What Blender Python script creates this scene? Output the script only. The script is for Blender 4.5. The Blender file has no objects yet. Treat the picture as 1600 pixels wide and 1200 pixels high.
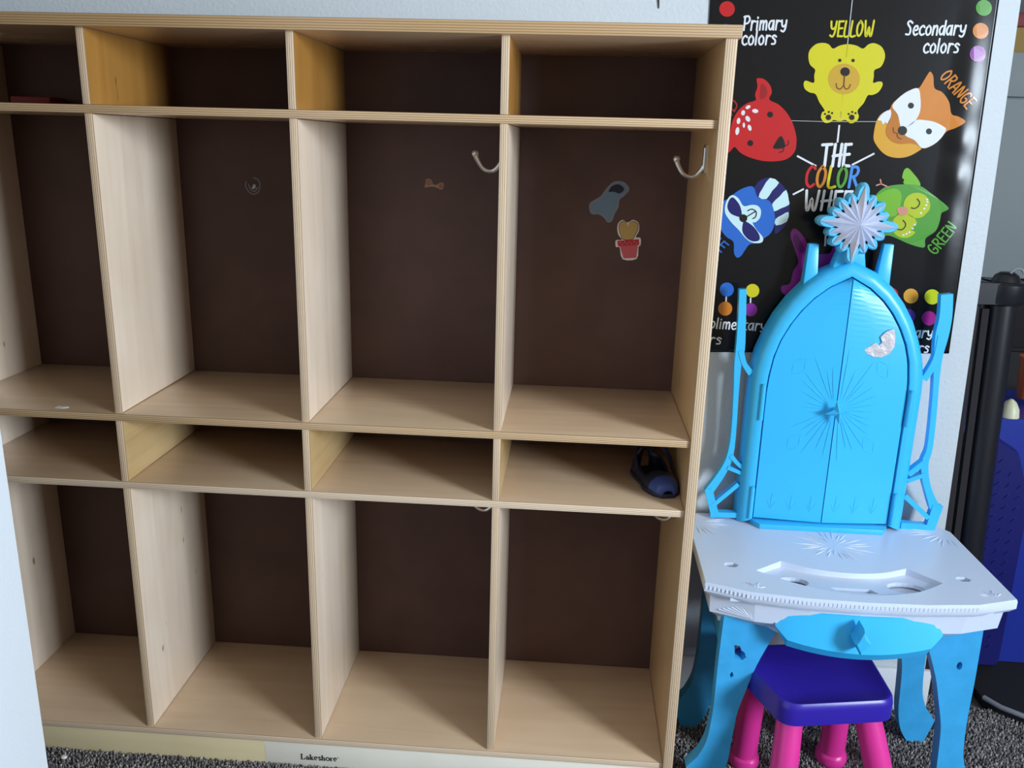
import bpy, bmesh, math, random
import numpy as np
from mathutils import Vector, Matrix

random.seed(7)
S = bpy.context.scene
COL = S.collection

# ------------------------------------------------------------------ camera
CAM = Vector((-0.20104, -1.24184, 1.05916))
RX = Vector((0.99720, 0.06960, 0.02560)); FW = Vector((-0.06013, 0.96122, -0.26921))
YAW, PITCH, ROLL, FPX = -0.06249, -0.27257, 0.02663, 1345.21
FW = Vector((math.sin(YAW) * math.cos(PITCH), math.cos(YAW) * math.cos(PITCH), math.sin(PITCH)))
r0 = Vector((math.cos(YAW), -math.sin(YAW), 0)); u0 = r0.cross(FW)
RX = math.cos(ROLL) * r0 + math.sin(ROLL) * u0
UP = -math.sin(ROLL) * r0 + math.cos(ROLL) * u0
cd = bpy.data.cameras.new('camera'); cam = bpy.data.objects.new('camera', cd); COL.objects.link(cam)
cd.sensor_width = 36; cd.lens = FPX * 36 / 1600; cd.clip_start = 0.01
cam.matrix_world = Matrix(((RX.x, UP.x, -FW.x, CAM.x), (RX.y, UP.y, -FW.y, CAM.y), (RX.z, UP.z, -FW.z, CAM.z), (0, 0, 0, 1)))
S.camera = cam

# ------------------------------------------------------------------ world, daylight, exposure
w = bpy.data.worlds.new('world'); S.world = w; w.use_nodes = True
w.node_tree.nodes['Background'].inputs[0].default_value = (0.62, 0.78, 1.0, 1)
w.node_tree.nodes['Background'].inputs[1].default_value = 0.6
ld = bpy.data.lights.new('window_daylight', 'AREA'); ld.shape = 'RECTANGLE'; ld.size = 0.95; ld.size_y = 0.95
ld.energy = 150; ld.color = (0.76, 0.88, 1.0)
lo = bpy.data.objects.new('window_daylight', ld); COL.objects.link(lo)
lo.location = (2.24, -2.0, 1.38); lo.rotation_euler = (0, math.radians(90), 0)   # shines towards -X
lo.rotation_euler = Vector((-1, 0, 0)).to_track_quat('-Z', 'Z').to_euler()
S.view_settings.view_transform = 'Standard'; S.view_settings.look = 'None'
S.view_settings.gamma = 1; S.view_settings.use_curve_mapping = False
S.view_settings.exposure = 0.2

# ------------------------------------------------------------------ helpers
def at(px, py, Y):
    """point of the 1600x1200 photograph on the upright plane at depth Y"""
    v = FW + RX * ((px - 800) / FPX) - UP * ((py - 600) / FPX)
    return CAM + v * ((Y - CAM.y) / v.y)
def atz(px, py, Z):
    v = FW + RX * ((px - 800) / FPX) - UP * ((py - 600) / FPX)
    return CAM + v * ((Z - CAM.z) / v.z)

def link(name, me, parent=None, label=None, cat=None, group=None, kind=None):
    o = bpy.data.objects.new(name, me); COL.objects.link(o)
    if parent is not None:
        o.parent = parent
        # vertices are given in world space: cancel the thing's own offset (parts already sit at the origin)
        if parent.parent is None: o.matrix_parent_inverse = Matrix.Translation(parent.location).inverted()
    if label: o['label'] = label
    if cat: o['category'] = cat
    if group: o['group'] = group
    if kind: o['kind'] = kind
    return o
def thing(name, loc, label, cat, group=None):
    o = bpy.data.objects.new(name, None); COL.objects.link(o); o.location = loc
    o.empty_display_size = 0.05
    o['label'] = label; o['category'] = cat
    if group: o['group'] = group
    return o

class MB:
    def __init__(s): s.v = []; s.f = []; s.m = []
    def add(s, vs, fs, mi=0):
        b = len(s.v); s.v += [tuple(p) for p in vs]
        s.f += [tuple(b + i for i in f) for f in fs]; s.m += [mi] * len(fs); return s
    def box(s, x0, x1, y0, y1, z0, z1, mi=0):
        return s.add([(x0, y0, z0), (x1, y0, z0), (x1, y1, z0), (x0, y1, z0), (x0, y0, z1), (x1, y0, z1), (x1, y1, z1), (x0, y1, z1)],
                     [(0, 3, 2, 1), (4, 5, 6, 7), (0, 1, 5, 4), (1, 2, 6, 5), (2, 3, 7, 6), (3, 0, 4, 7)], mi)
    def tube(s, pts, rad, n=10, mi=0, cap=True):
        pts = [Vector(p) for p in pts]
        if not isinstance(rad, (list, tuple)): rad = [rad] * len(pts)
        rings = []; prev = None
        for i, p in enumerate(pts):
            t = (pts[min(i + 1, len(pts) - 1)] - pts[max(i - 1, 0)]).normalized()
            if prev is None:
                a = t.orthogonal().normalized()
            else:
                a = (prev - t * prev.dot(t)).normalized()
            prev = a; b = t.cross(a)
            rings.append([p + (a * math.cos(2 * math.pi * k / n) + b * math.sin(2 * math.pi * k / n)) * rad[i] for k in range(n)])
        return s.loft(rings, cap, mi)
    def loft(s, rings, cap=True, mi=0, closed=True):
        n = len(rings[0]); vs = [p for r in rings for p in r]; fs = []
        for i in range(len(rings) - 1):
            for k in range(n if closed else n - 1):
                k2 = (k + 1) % n
                fs.append((i * n + k, i * n + k2, (i + 1) * n + k2, (i + 1) * n + k))
        if cap:
            fs.append(tuple(reversed(range(n)))); fs.append(tuple(range((len(rings) - 1) * n, len(rings) * n)))
        return s.add(vs, fs, mi)
    def prism(s, poly, off, mi=0):
        off = Vector(off); a = [Vector(p) for p in poly]
        return s.loft([a, [p + off for p in a]], True, mi)
    def ball(s, c, r, n=10, mi=0, sc=(1, 1, 1)):
        rings = []
        for i in range(1, n // 2):
            th = math.pi * i / (n // 2)
            rings.append([(c[0] + sc[0] * r * math.sin(th) * math.cos(2 * math.pi * k / n), c[1] + sc[1] * r * math.sin(th) * math.sin(2 * math.pi * k / n), c[2] - sc[2] * r * math.cos(th)) for k in range(n)])
        return s.loft(rings, True, mi)
    def mesh(s, name, mats, smooth=False, bevel=0, seg=2, angle=30, subsurf=0):
        me = bpy.data.meshes.new(name); me.from_pydata(s.v, [], s.f)
        mats = mats if isinstance(mats, (list, tuple)) else [mats]
        for m in mats: me.materials.append(m)
        me.polygons.foreach_set('material_index', s.m)
        bm = bmesh.new(); bm.from_mesh(me)
        bmesh.ops.recalc_face_normals(bm, faces=bm.faces)
        if bevel:
            es = [e for e in bm.edges if len(e.link_faces) == 2 and e.calc_face_angle(0) > math.radians(angle)]
            bmesh.ops.bevel(bm, geom=es, offset=bevel, segments=seg, profile=0.5, affect='EDGES', clamp_overlap=True)
        bm.to_mesh(me); bm.free()
        if smooth or bevel:
            me.polygons.foreach_set('use_smooth', [True] * len(me.polygons))
            me.set_sharp_from_angle(angle=math.radians(40))
        return me
    def build(s, name, mats, parent=None, label=None, cat=None, group=None, kind=None, **k):
        return link(name, s.mesh(name, mats, **k), parent, label, cat, group, kind)

def spline(pts, closed=False, n=5):
    pts = [Vector(p) for p in pts]; out = []; N = len(pts)
    for i in range(N if closed else N - 1):
        p0 = pts[(i - 1) % N] if closed or i > 0 else pts[i]
        p1 = pts[i]; p2 = pts[(i + 1) % N]
        p3 = pts[(i + 2) % N] if closed or i + 2 < N else p2
        for k in range(n):
            t = k / n
            out.append(0.5 * ((2 * p1) + (p2 - p0) * t + (2 * p0 - 5 * p1 + 4 * p2 - p3) * t * t + (3 * p1 - p0 - 3 * p2 + p3) * t ** 3))
    if not closed: out.append(pts[-1])
    return out
def holed_prism(mb_name, outer, holes, to3, off, mats, parent, **kw):
    """flat plate with holes: loops are 2D, to3 maps to 3D, off is the thickness vector"""
    bm = bmesh.new(); off = Vector(off); edges = []
    for lp in [outer] + holes:
        vs = [bm.verts.new(to3(p)) for p in lp]
        edges += [bm.edges.new((vs[i], vs[(i + 1) % len(vs)])) for i in range(len(vs))]
    r = bmesh.ops.triangle_fill(bm, use_beauty=True, edges=edges)
    fs = [g for g in r['geom'] if isinstance(g, bmesh.types.BMFace)]
    ex = bmesh.ops.extrude_face_region(bm, geom=fs)
    for g in ex['geom']:
        if isinstance(g, bmesh.types.BMVert): g.co += off
    bm.normal_update(); bmesh.ops.recalc_face_normals(bm, faces=bm.faces)
    me = bpy.data.meshes.new(mb_name); bm.to_mesh(me); bm.free()
    for m in (mats if isinstance(mats, (list, tuple)) else [mats]): me.materials.append(m)
    return link(mb_name, me, parent, **kw)

# ------------------------------------------------------------------ materials
def srgb(r, g, b):
    f = lambda c: ((c / 255) / 12.92 if c / 255 <= 0.04045 else ((c / 255 + 0.055) / 1.055) ** 2.4)
    return (f(r), f(g), f(b), 1)
def mat(name, col, rough=0.5, spec=0.5, metal=0, coat=0, bump=None, noise=None, sheen=0):
    m = bpy.data.materials.new(name); m.use_nodes = True; nt = m.node_tree; b = nt.nodes['Principled BSDF']
    if len(col) == 3: col = (*col, 1)
    b.inputs['Base Color'].default_value = col; b.inputs['Roughness'].default_value = rough
    b.inputs['Specular IOR Level'].default_value = spec; b.inputs['Metallic'].default_value = metal
    b.inputs['Coat Weight'].default_value = coat; b.inputs['Coat Roughness'].default_value = 0.15
    tc = nt.nodes.new('ShaderNodeTexCoord')
    if noise:   # (scale, amount): slight colour variation
        n = nt.nodes.new('ShaderNodeTexNoise'); n.inputs['Scale'].default_value = noise[0]; n.inputs['Detail'].default_value = 6
        nt.links.new(tc.outputs['Object'], n.inputs['Vector'])
        r = nt.nodes.new('ShaderNodeMapRange'); r.inputs[1].default_value = 0.3; r.inputs[2].default_value = 0.7
        r.inputs[3].default_value = 1 - noise[1]; r.inputs[4].default_value = 1 + noise[1]
        nt.links.new(n.outputs[0], r.inputs[0])
        mx = nt.nodes.new('ShaderNodeVectorMath'); mx.operation = 'SCALE'; mx.inputs[0].default_value = col[:3]
        nt.links.new(r.outputs[0], mx.inputs['Scale']); nt.links.new(mx.outputs[0], b.inputs['Base Color'])
    if bump:    # (scale, strength, distance)
        n = nt.nodes.new('ShaderNodeTexNoise'); n.inputs['Scale'].default_value = bump[0]; n.inputs['Detail'].default_value = 3
        nt.links.new(tc.outputs['Object'], n.inputs['Vector'])
        bp = nt.nodes.new('ShaderNodeBump'); bp.inputs['Strength'].default_value = bump[1]; bp.inputs['Distance'].default_value = bump[2]
        nt.links.new(n.outputs[0], bp.inputs['Height']); nt.links.new(bp.outputs[0], b.inputs['Normal'])
    return m
def wood(name, c1, c2, axis, rough=0.32, coat=0.25, scale=1.0):
    """varnished birch veneer, grain running along axis 0/1/2, soft blotches and flecks"""
    m = bpy.data.materials.new(name); m.use_nodes = True; nt = m.node_tree; b = nt.nodes['Principled BSDF']; L = nt.links.new
    tc = nt.nodes.new('ShaderNodeTexCoord'); mp = nt.nodes.new('ShaderNodeMapping')
    sc = [26 * scale] * 3; sc[axis] = 2.2 * scale; mp.inputs['Scale'].default_value = sc
    oi = nt.nodes.new('ShaderNodeObjectInfo'); ad = nt.nodes.new('ShaderNodeVectorMath'); ad.operation = 'ADD'
    ml = nt.nodes.new('ShaderNodeMath'); ml.operation = 'MULTIPLY'; ml.inputs[1].default_value = 37
    L(oi.outputs['Random'], ml.inputs[0]); L(tc.outputs['Object'], ad.inputs[0]); L(ml.outputs[0], ad.inputs[1]); L(ad.outputs[0], mp.inputs[0])
    n1 = nt.nodes.new('ShaderNodeTexNoise'); n1.inputs['Scale'].default_value = 1; n1.inputs['Detail'].default_value = 7; n1.inputs['Distortion'].default_value = 0.8
    L(mp.outputs[0], n1.inputs['Vector'])
    n2 = nt.nodes.new('ShaderNodeTexNoise'); n2.inputs['Scale'].default_value = 5; n2.inputs['Detail'].default_value = 3; L(ad.outputs[0], n2.inputs['Vector'])
    mx = nt.nodes.new('ShaderNodeMath'); mx.operation = 'MULTIPLY_ADD'; mx.inputs[1].default_value = 0.55
    L(n1.outputs[0], mx.inputs[0])
    m2 = nt.nodes.new('ShaderNodeMath'); m2.operation = 'MULTIPLY'; m2.inputs[1].default_value = 0.45; L(n2.outputs[0], m2.inputs[0]); L(m2.outputs[0], mx.inputs[2])
    cr = nt.nodes.new('ShaderNodeValToRGB'); cr.color_ramp.elements[0].position = 0.34; cr.color_ramp.elements[1].position = 0.64
    cr.color_ramp.elements[0].color = (*c2, 1); cr.color_ramp.elements[1].color = (*c1, 1)
    L(mx.outputs[0], cr.inputs[0]); L(cr.outputs[0], b.inputs['Base Color'])
    mf = nt.nodes.new('ShaderNodeMapping'); sf_ = [60] * 3; sf_[axis] = 16; mf.inputs['Scale'].default_value = sf_; L(ad.outputs[0], mf.inputs[0])
    n3 = nt.nodes.new('ShaderNodeTexNoise'); n3.inputs['Scale'].default_value = 1; n3.inputs['Detail'].default_value = 1; L(mf.outputs[0], n3.inputs['Vector'])
    fr_ = nt.nodes.new('ShaderNodeMapRange'); fr_.inputs[1].default_value = .775 if axis == 2 else 1.5; fr_.inputs[2].default_value = .80 if axis == 2 else 1.6; L(n3.outputs[0], fr_.inputs[0])
    fx = nt.nodes.new('ShaderNodeMix'); fx.data_type = 'RGBA'; L(fr_.outputs[0], fx.inputs[0]); L(cr.outputs[0], fx.inputs[6]); fx.inputs[7].default_value = (c2[0] * .45, c2[1] * .38, c2[2] * .3, 1)
    L(fx.outputs[2], b.inputs['Base Color'])
    b.inputs['Roughness'].default_value = rough; b.inputs['Coat Weight'].default_value = coat; b.inputs['Coat Roughness'].default_value = 0.18
    bp = nt.nodes.new('ShaderNodeBump'); bp.inputs['Strength'].default_value = 0.06; bp.inputs['Distance'].default_value = 0.002
    L(n2.outputs[0], bp.inputs['Height']); L(bp.outputs[0], b.inputs['Normal'])
    return m
def ply_edge(name, axis, plies, light=(0.76, 0.62, 0.43), dark=(0.36, 0.22, 0.11)):
    """plywood edge: veneer layers across the board's thickness (axis of its own bounding box)"""
    m = bpy.data.materials.new(name); m.use_nodes = True; nt = m.node_tree; b = nt.nodes['Principled BSDF']; L = nt.links.new
    tc = nt.nodes.new('ShaderNodeTexCoord'); sp = nt.nodes.new('ShaderNodeSeparateXYZ'); L(tc.outputs['Generated'], sp.inputs[0])
    n = nt.nodes.new('ShaderNodeTexNoise'); n.inputs['Scale'].default_value = 9; n.inputs['Detail'].default_value = 2; L(tc.outputs['Object'], n.inputs['Vector'])
    a = nt.nodes.new('ShaderNodeMath'); a.operation = 'MULTIPLY_ADD'; a.inputs[1].default_value = plies
    L(sp.outputs[axis], a.inputs[0])
    nn = nt.nodes.new('ShaderNodeMath'); nn.operation = 'MULTIPLY'; nn.inputs[1].default_value = 0.22; L(n.outputs[0], nn.inputs[0]); L(nn.outputs[0], a.inputs[2])
    s = nt.nodes.new('ShaderNodeMath'); s.operation = 'PINGPONG'; s.inputs[1].default_value = 0.5; L(a.outputs[0], s.inputs[0])
    cr = nt.nodes.new('ShaderNodeValToRGB'); e = cr.color_ramp.elements; e[0].position = 0.07; e[0].color = (*dark, 1); e[1].position = 0.20; e[1].color = (*light, 1)
    x = e.new(0.5); x.color = (light[0] * 0.86, light[1] * 0.83, light[2] * 0.8, 1)
    mv = nt.nodes.new('ShaderNodeMath'); mv.operation = 'MULTIPLY'; mv.inputs[1].default_value = 1.0
    L(s.outputs[0], mv.inputs[0]); L(mv.outputs[0], cr.inputs[0]); L(cr.outputs[0], b.inputs['Base Color'])
    b.inputs['Roughness'].default_value = 0.42; b.inputs['Coat Weight'].default_value = 0.15
    return m

M = {}
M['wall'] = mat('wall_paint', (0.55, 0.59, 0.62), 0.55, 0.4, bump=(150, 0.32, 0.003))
M['wall2'] = mat('side_wall_lit_paint', (0.68, 0.72, 0.76), 0.6, 0.3, bump=(230, 0.15, 0.002))  # paler than the back wall: its window-lit brightness is in the colour
M['ceiling'] = mat('ceiling_paint', (0.46, 0.41, 0.34), 0.9, 0.2)
M['room'] = mat('room_paint', (0.36, 0.30, 0.235), 0.8, 0.3)
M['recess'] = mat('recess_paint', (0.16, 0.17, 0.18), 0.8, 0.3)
M['birch_v'] = wood('birch_upright', (0.83, 0.685, 0.55), (0.69, 0.54, 0.40), 2, coat=.35)  # pale birch; window sheen on the tall boards is part of the colour
M['birch_h'] = wood('birch_shelf', (0.68, 0.50, 0.335), (0.60, 0.415, 0.26), 0, rough=.26, coat=.5)
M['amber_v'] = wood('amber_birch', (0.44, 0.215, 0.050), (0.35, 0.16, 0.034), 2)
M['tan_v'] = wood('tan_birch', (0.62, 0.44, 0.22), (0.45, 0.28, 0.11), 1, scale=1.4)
M['side_v'] = wood('birch_side_shaded', (0.64, 0.42, 0.21), (0.55, 0.35, 0.16), 2)  # right side panel: shade on its inner face is put into this browner birch
VL, VD = (.78, .60, .42), (.30, .17, .08)
M['edge_x'] = ply_edge('ply_edge_upright', 0, 4, VL, VD); M['edge_z'] = ply_edge('ply_edge_shelf', 2, 4, (.64, .44, .25), (.24, .13, .06)); M['edge_zp'] = ply_edge('ply_edge_pale_shelf', 2, 4, (.80, .64, .48), (.40, .26, .15))
M['edge_x7'] = ply_edge('ply_edge_side', 0, 5, VL, VD); M['edge_z7'] = ply_edge('ply_edge_top', 2, 5, (.54, .345, .17), (.23, .125, .05))
M['hardboard'] = mat('brown_hardboard', (0.088, 0.044, 0.035), 0.5, 0.35, noise=(9, 0.16), bump=(900, 0.1, 0.001))
M['kick'] = wood('birch_plinth', (0.74, 0.62, 0.38), (0.66, 0.54, 0.32), 0)
M['kick_w'] = mat('pale_plinth_strip', (0.86, 0.81, 0.70), 0.45, noise=(5, 0.05))
M['nickel'] = mat('satin_nickel', (0.62, 0.57, 0.52), 0.3, 0.5, metal=1)
M['ice'] = mat('ice_blue_plastic', (0.040, 0.50, 0.93), 0.34, 0.5, bump=(60, 0.03, 0.002))
M['ice2'] = mat('leg_blue_plastic', (0.045, 0.39, 0.76), 0.4, 0.5, noise=(40, 0.08), bump=(120, 0.08, 0.002))
M['white'] = mat('white_plastic', (0.66, 0.73, 0.88), 0.3, 0.5)
M['pearl'] = mat('pearl_plastic', (0.62, 0.67, 0.84), 0.16, 0.8, metal=0.25, coat=0.6)
M['foil'] = mat('silver_foil', (0.80, 0.76, 0.82), 0.3, 0.5, metal=0.45, bump=(90, 0.5, 0.003))
M['purple'] = mat('violet_blue_plastic', (0.030, 0.014, 0.34), 0.33, 0.5, bump=(700, 0.06, 0.001))
M['pink'] = mat('hot_pink_plastic', (0.74, 0.035, 0.30), 0.36, 0.5)
M['black'] = mat('black_plastic', (0.010, 0.010, 0.014), 0.33, 0.5)
M['charcoal'] = mat('charcoal_fabric', (0.022, 0.019, 0.022), 0.8, 0.2)
M['black_matt'] = mat('black_matt', (0.012, 0.012, 0.014), 0.7, 0.3)
M['grey'] = mat('grey_panel', (0.27, 0.30, 0.31), 0.6, 0.3)
M['rim'] = mat('grey_rim', (0.22, 0.23, 0.26), 0.45)
M['bin'] = mat('blue_bin', (0.012, 0.03, 0.30), 0.35, 0.5)
M['bin_d'] = mat('deep_blue_bin', (0.008, 0.010, 0.13), 0.32, 0.5)
M['cream'] = mat('cream_plastic', (0.66, 0.66, 0.46), 0.4)
M['ochre'] = mat('ochre_card', (0.33, 0.21, 0.05), 0.7)
M['orange_o'] = mat('orange_plastic', (0.45, 0.09, 0.02), 0.5)
M['rubber'] = mat('navy_rubber', (0.014, 0.018, 0.040), 0.45, 0.5)
M['rubber_toe'] = mat('blue_rubber_toe', (0.035, 0.070, 0.25), 0.35, 0.5)
M['lining'] = mat('black_lining', (0.006, 0.006, 0.008), 0.9)
M['red_cloth'] = mat('dark_red_cover', (0.22, 0.02, 0.02), 0.6)
M['paper'] = mat('white_scrap', (0.75, 0.75, 0.72), 0.5)
M['ink'] = mat('dark_ink', (0.03, 0.03, 0.035), 0.6)
M['trim'] = mat('white_trim', (0.72, 0.73, 0.74), 0.4)

# ------------------------------------------------------------------ room
def slab(name, *b, m, kind='structure', **k): return MB().box(*b).build(name, m, kind=kind, **k)
WY = 0.294                                         # plane of the wall behind the locker
slab('floor', -3.1, 2.4, -3.7, 1.7, -0.06, -0.0105, m=mat('carpet_backing', (0.12, 0.11, 0.11), 0.95, 0.1, noise=(300, 0.4)))
slab('ceiling', -3.1, 2.4, -3.7, 1.7, 2.5, 2.56, m=M['ceiling'])
wb = MB()                                          # wall behind the locker ends in an outside corner; the corner leans a little
ex = lambda z: 0.536 - 0.0285 * z
wb.add([(-3.1, WY, -0.01), (ex(0), WY, -0.01), (ex(0), WY + 0.13, -0.01), (-3.1, WY + 0.13, -0.01),
        (-3.1, WY, 2.5), (ex(2.5), WY, 2.5), (ex(2.5), WY + 0.13, 2.5), (-3.1, WY + 0.13, 2.5)],
       [(0, 3, 2, 1), (4, 5, 6, 7), (0, 1, 5, 4), (1, 2, 6, 5), (2, 3, 7, 6), (3, 0, 4, 7)])
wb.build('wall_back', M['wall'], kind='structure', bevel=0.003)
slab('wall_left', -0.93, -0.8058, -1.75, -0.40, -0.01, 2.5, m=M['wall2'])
slab('wall_far_left', -3.2, -3.1, -3.7, 1.7, -0.01, 2.5, m=M['room'])
slab('wall_front', -3.1, 2.4, -3.8, -3.7, -0.01, 2.5, m=M['room'])
slab('wall_recess', ex(0) - 0.4, 2.4, 1.35, 1.45, -0.01, 2.5, m=M['recess'])
wr = MB()                                          # wall with the window the daylight comes through
for (y0, y1, z0, z1) in ((-3.7, -2.55, -0.01, 2.5), (-1.45, 1.7, -0.01, 2.5), (-2.55, -1.45, -0.01, 0.85), (-2.55, -1.45, 1.92, 2.5)):
    wr.box(2.2, 2.32, y0, y1, z0, z1)
wr.build('wall_right', M['room'], kind='structure')
wf = MB()
for b in ((-2.55, -2.49, .85, 1.92), (-1.51, -1.45, .85, 1.92), (-2.55, -1.45, .85, .91), (-2.55, -1.45, 1.86, 1.92)):
    wf.box(2.19, 2.225, *b)
wf.build('window_1', M['trim'], kind='structure')
MB().box(0.012, ex(0) + 0.006, WY - 0.012, WY, -0.0105, 0.085).build('baseboard_back', M['trim'], kind='structure', bevel=0.003)
# dark pencil stroke hanging on the wall above the locker
MB().tube([at(1029, -4, WY - .0015), at(1029.5, 13, WY - .0015)], [0.0016, 0.0007], 6).build('nail', M['ink'], label='thin dark nail mark on the white wall above the locker', cat='nail')

# ------------------------------------------------------------------ coat locker
T, D = 0.0118, 0.281
ZT, Z1, Z2, Z3, Z4 = 1.2008, 1.0972, 0.6328, 0.5180, 0.0547
P_ = 0.300; XL = -4 * P_
LK = thing('coat_locker', (-0.6, 0.14, 0), 'long plywood coat locker with open cubbies and brown back panels', 'locker')
def board(name, x0, x1, y0, y1, z0, z1, axis, face, edge, **k):
    me = MB().box(x0, x1, y0, y1, z0, z1).mesh(name, [face, edge], bevel=0.0013, seg=2)
    for p in me.polygons: p.material_index = 0 if abs(p.normal[axis]) > 0.93 else 1
    return link(name, me, LK, **k)
board('top_panel', XL - .014, .0145, -0.003, D + .006, ZT, ZT + .0168, 2, M['birch_h'], M['edge_z7'])
board('side_panel', -.006, .0100, 0, D + .006, -.010, ZT, 0, M['side_v'], M['edge_x7'])
board('side_panel', XL - .010, XL + .006, 0, D + .006, -.010, ZT, 0, M['birch_v'], M['edge_x7'])
for z, y in ((Z1, .0065), (Z2, .005), (Z3, .006), (Z4, .006)):
    board('shelf', XL + .006, -.006, y, D, z - T, z, 2, M['birch_h'], M['edge_zp' if z in (Z3, Z4) else 'edge_z'])
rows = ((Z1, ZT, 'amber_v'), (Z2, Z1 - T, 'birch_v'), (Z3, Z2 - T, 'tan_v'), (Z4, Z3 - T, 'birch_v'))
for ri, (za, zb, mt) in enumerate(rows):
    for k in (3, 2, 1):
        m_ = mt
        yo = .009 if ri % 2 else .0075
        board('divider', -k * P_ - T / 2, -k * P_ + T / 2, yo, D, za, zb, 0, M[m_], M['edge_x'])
for za, zb in ((Z1, ZT), (Z2, Z1), (Z3, Z2), (Z4, Z3)):
    for k in range(4):
        MB().box(XL + k * P_, XL + (k + 1) * P_, D, D + .005, za - .012, zb).build('back_panel', M['hardboard'], LK)
kx = -0.697
MB().box(XL + .006, kx, .0085, .020, -.010, Z4 - .0062).build('plinth', M['kick'], LK, bevel=.0008)
pw = MB().box(kx, -.006, .0085, .020, -.010, Z4 - .0062).build('plinth', M['kick_w'], LK, bevel=.0008, label='pale plinth strip with printed maker name')
# coat hooks on the right-hand face of each bay
hk = [(-.006, 1.052), (-.0085, 1.034), (-.021, 1.0185), (-.036, 1.0205), (-.046, 1.034), (-.0490, 1.0430)]
def hook(dx, dz):
    y = .0903; mb = MB()
    pts = spline([(x + dx, y, z + dz) for x, z in hk], n=4)
    mb.tube(pts, [0.0042 - 0.0012 * math.sin(math.pi * i / (len(pts) - 1)) for i in range(len(pts))], 8)
    mb.ball((hk[-1][0] + dx, y, hk[-1][1] + dz), .0055, 10)
    mb.tube(spline([(dx - .007, y, dz + 1.036), (dx - .02, y - .012, dz + 1.048), (dx - .03, y - .02, dz + 1.07)], n=3) if False else [(dx - .0065, y, dz + 1.03), (dx - .0065, y, dz + 1.06)], .005, 8)
    mb.box(dx - .009, dx - .006, y - .007, y + .007, 1.024 + dz, 1.064 + dz)
    mb.build('coat_hook', M['nickel'], LK, smooth=True, label='satin nickel coat hook')
for k in (0, 1):
    hook(-k * P_, 0); hook(-k * P_, .461 - 1.0165 + .002)

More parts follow.
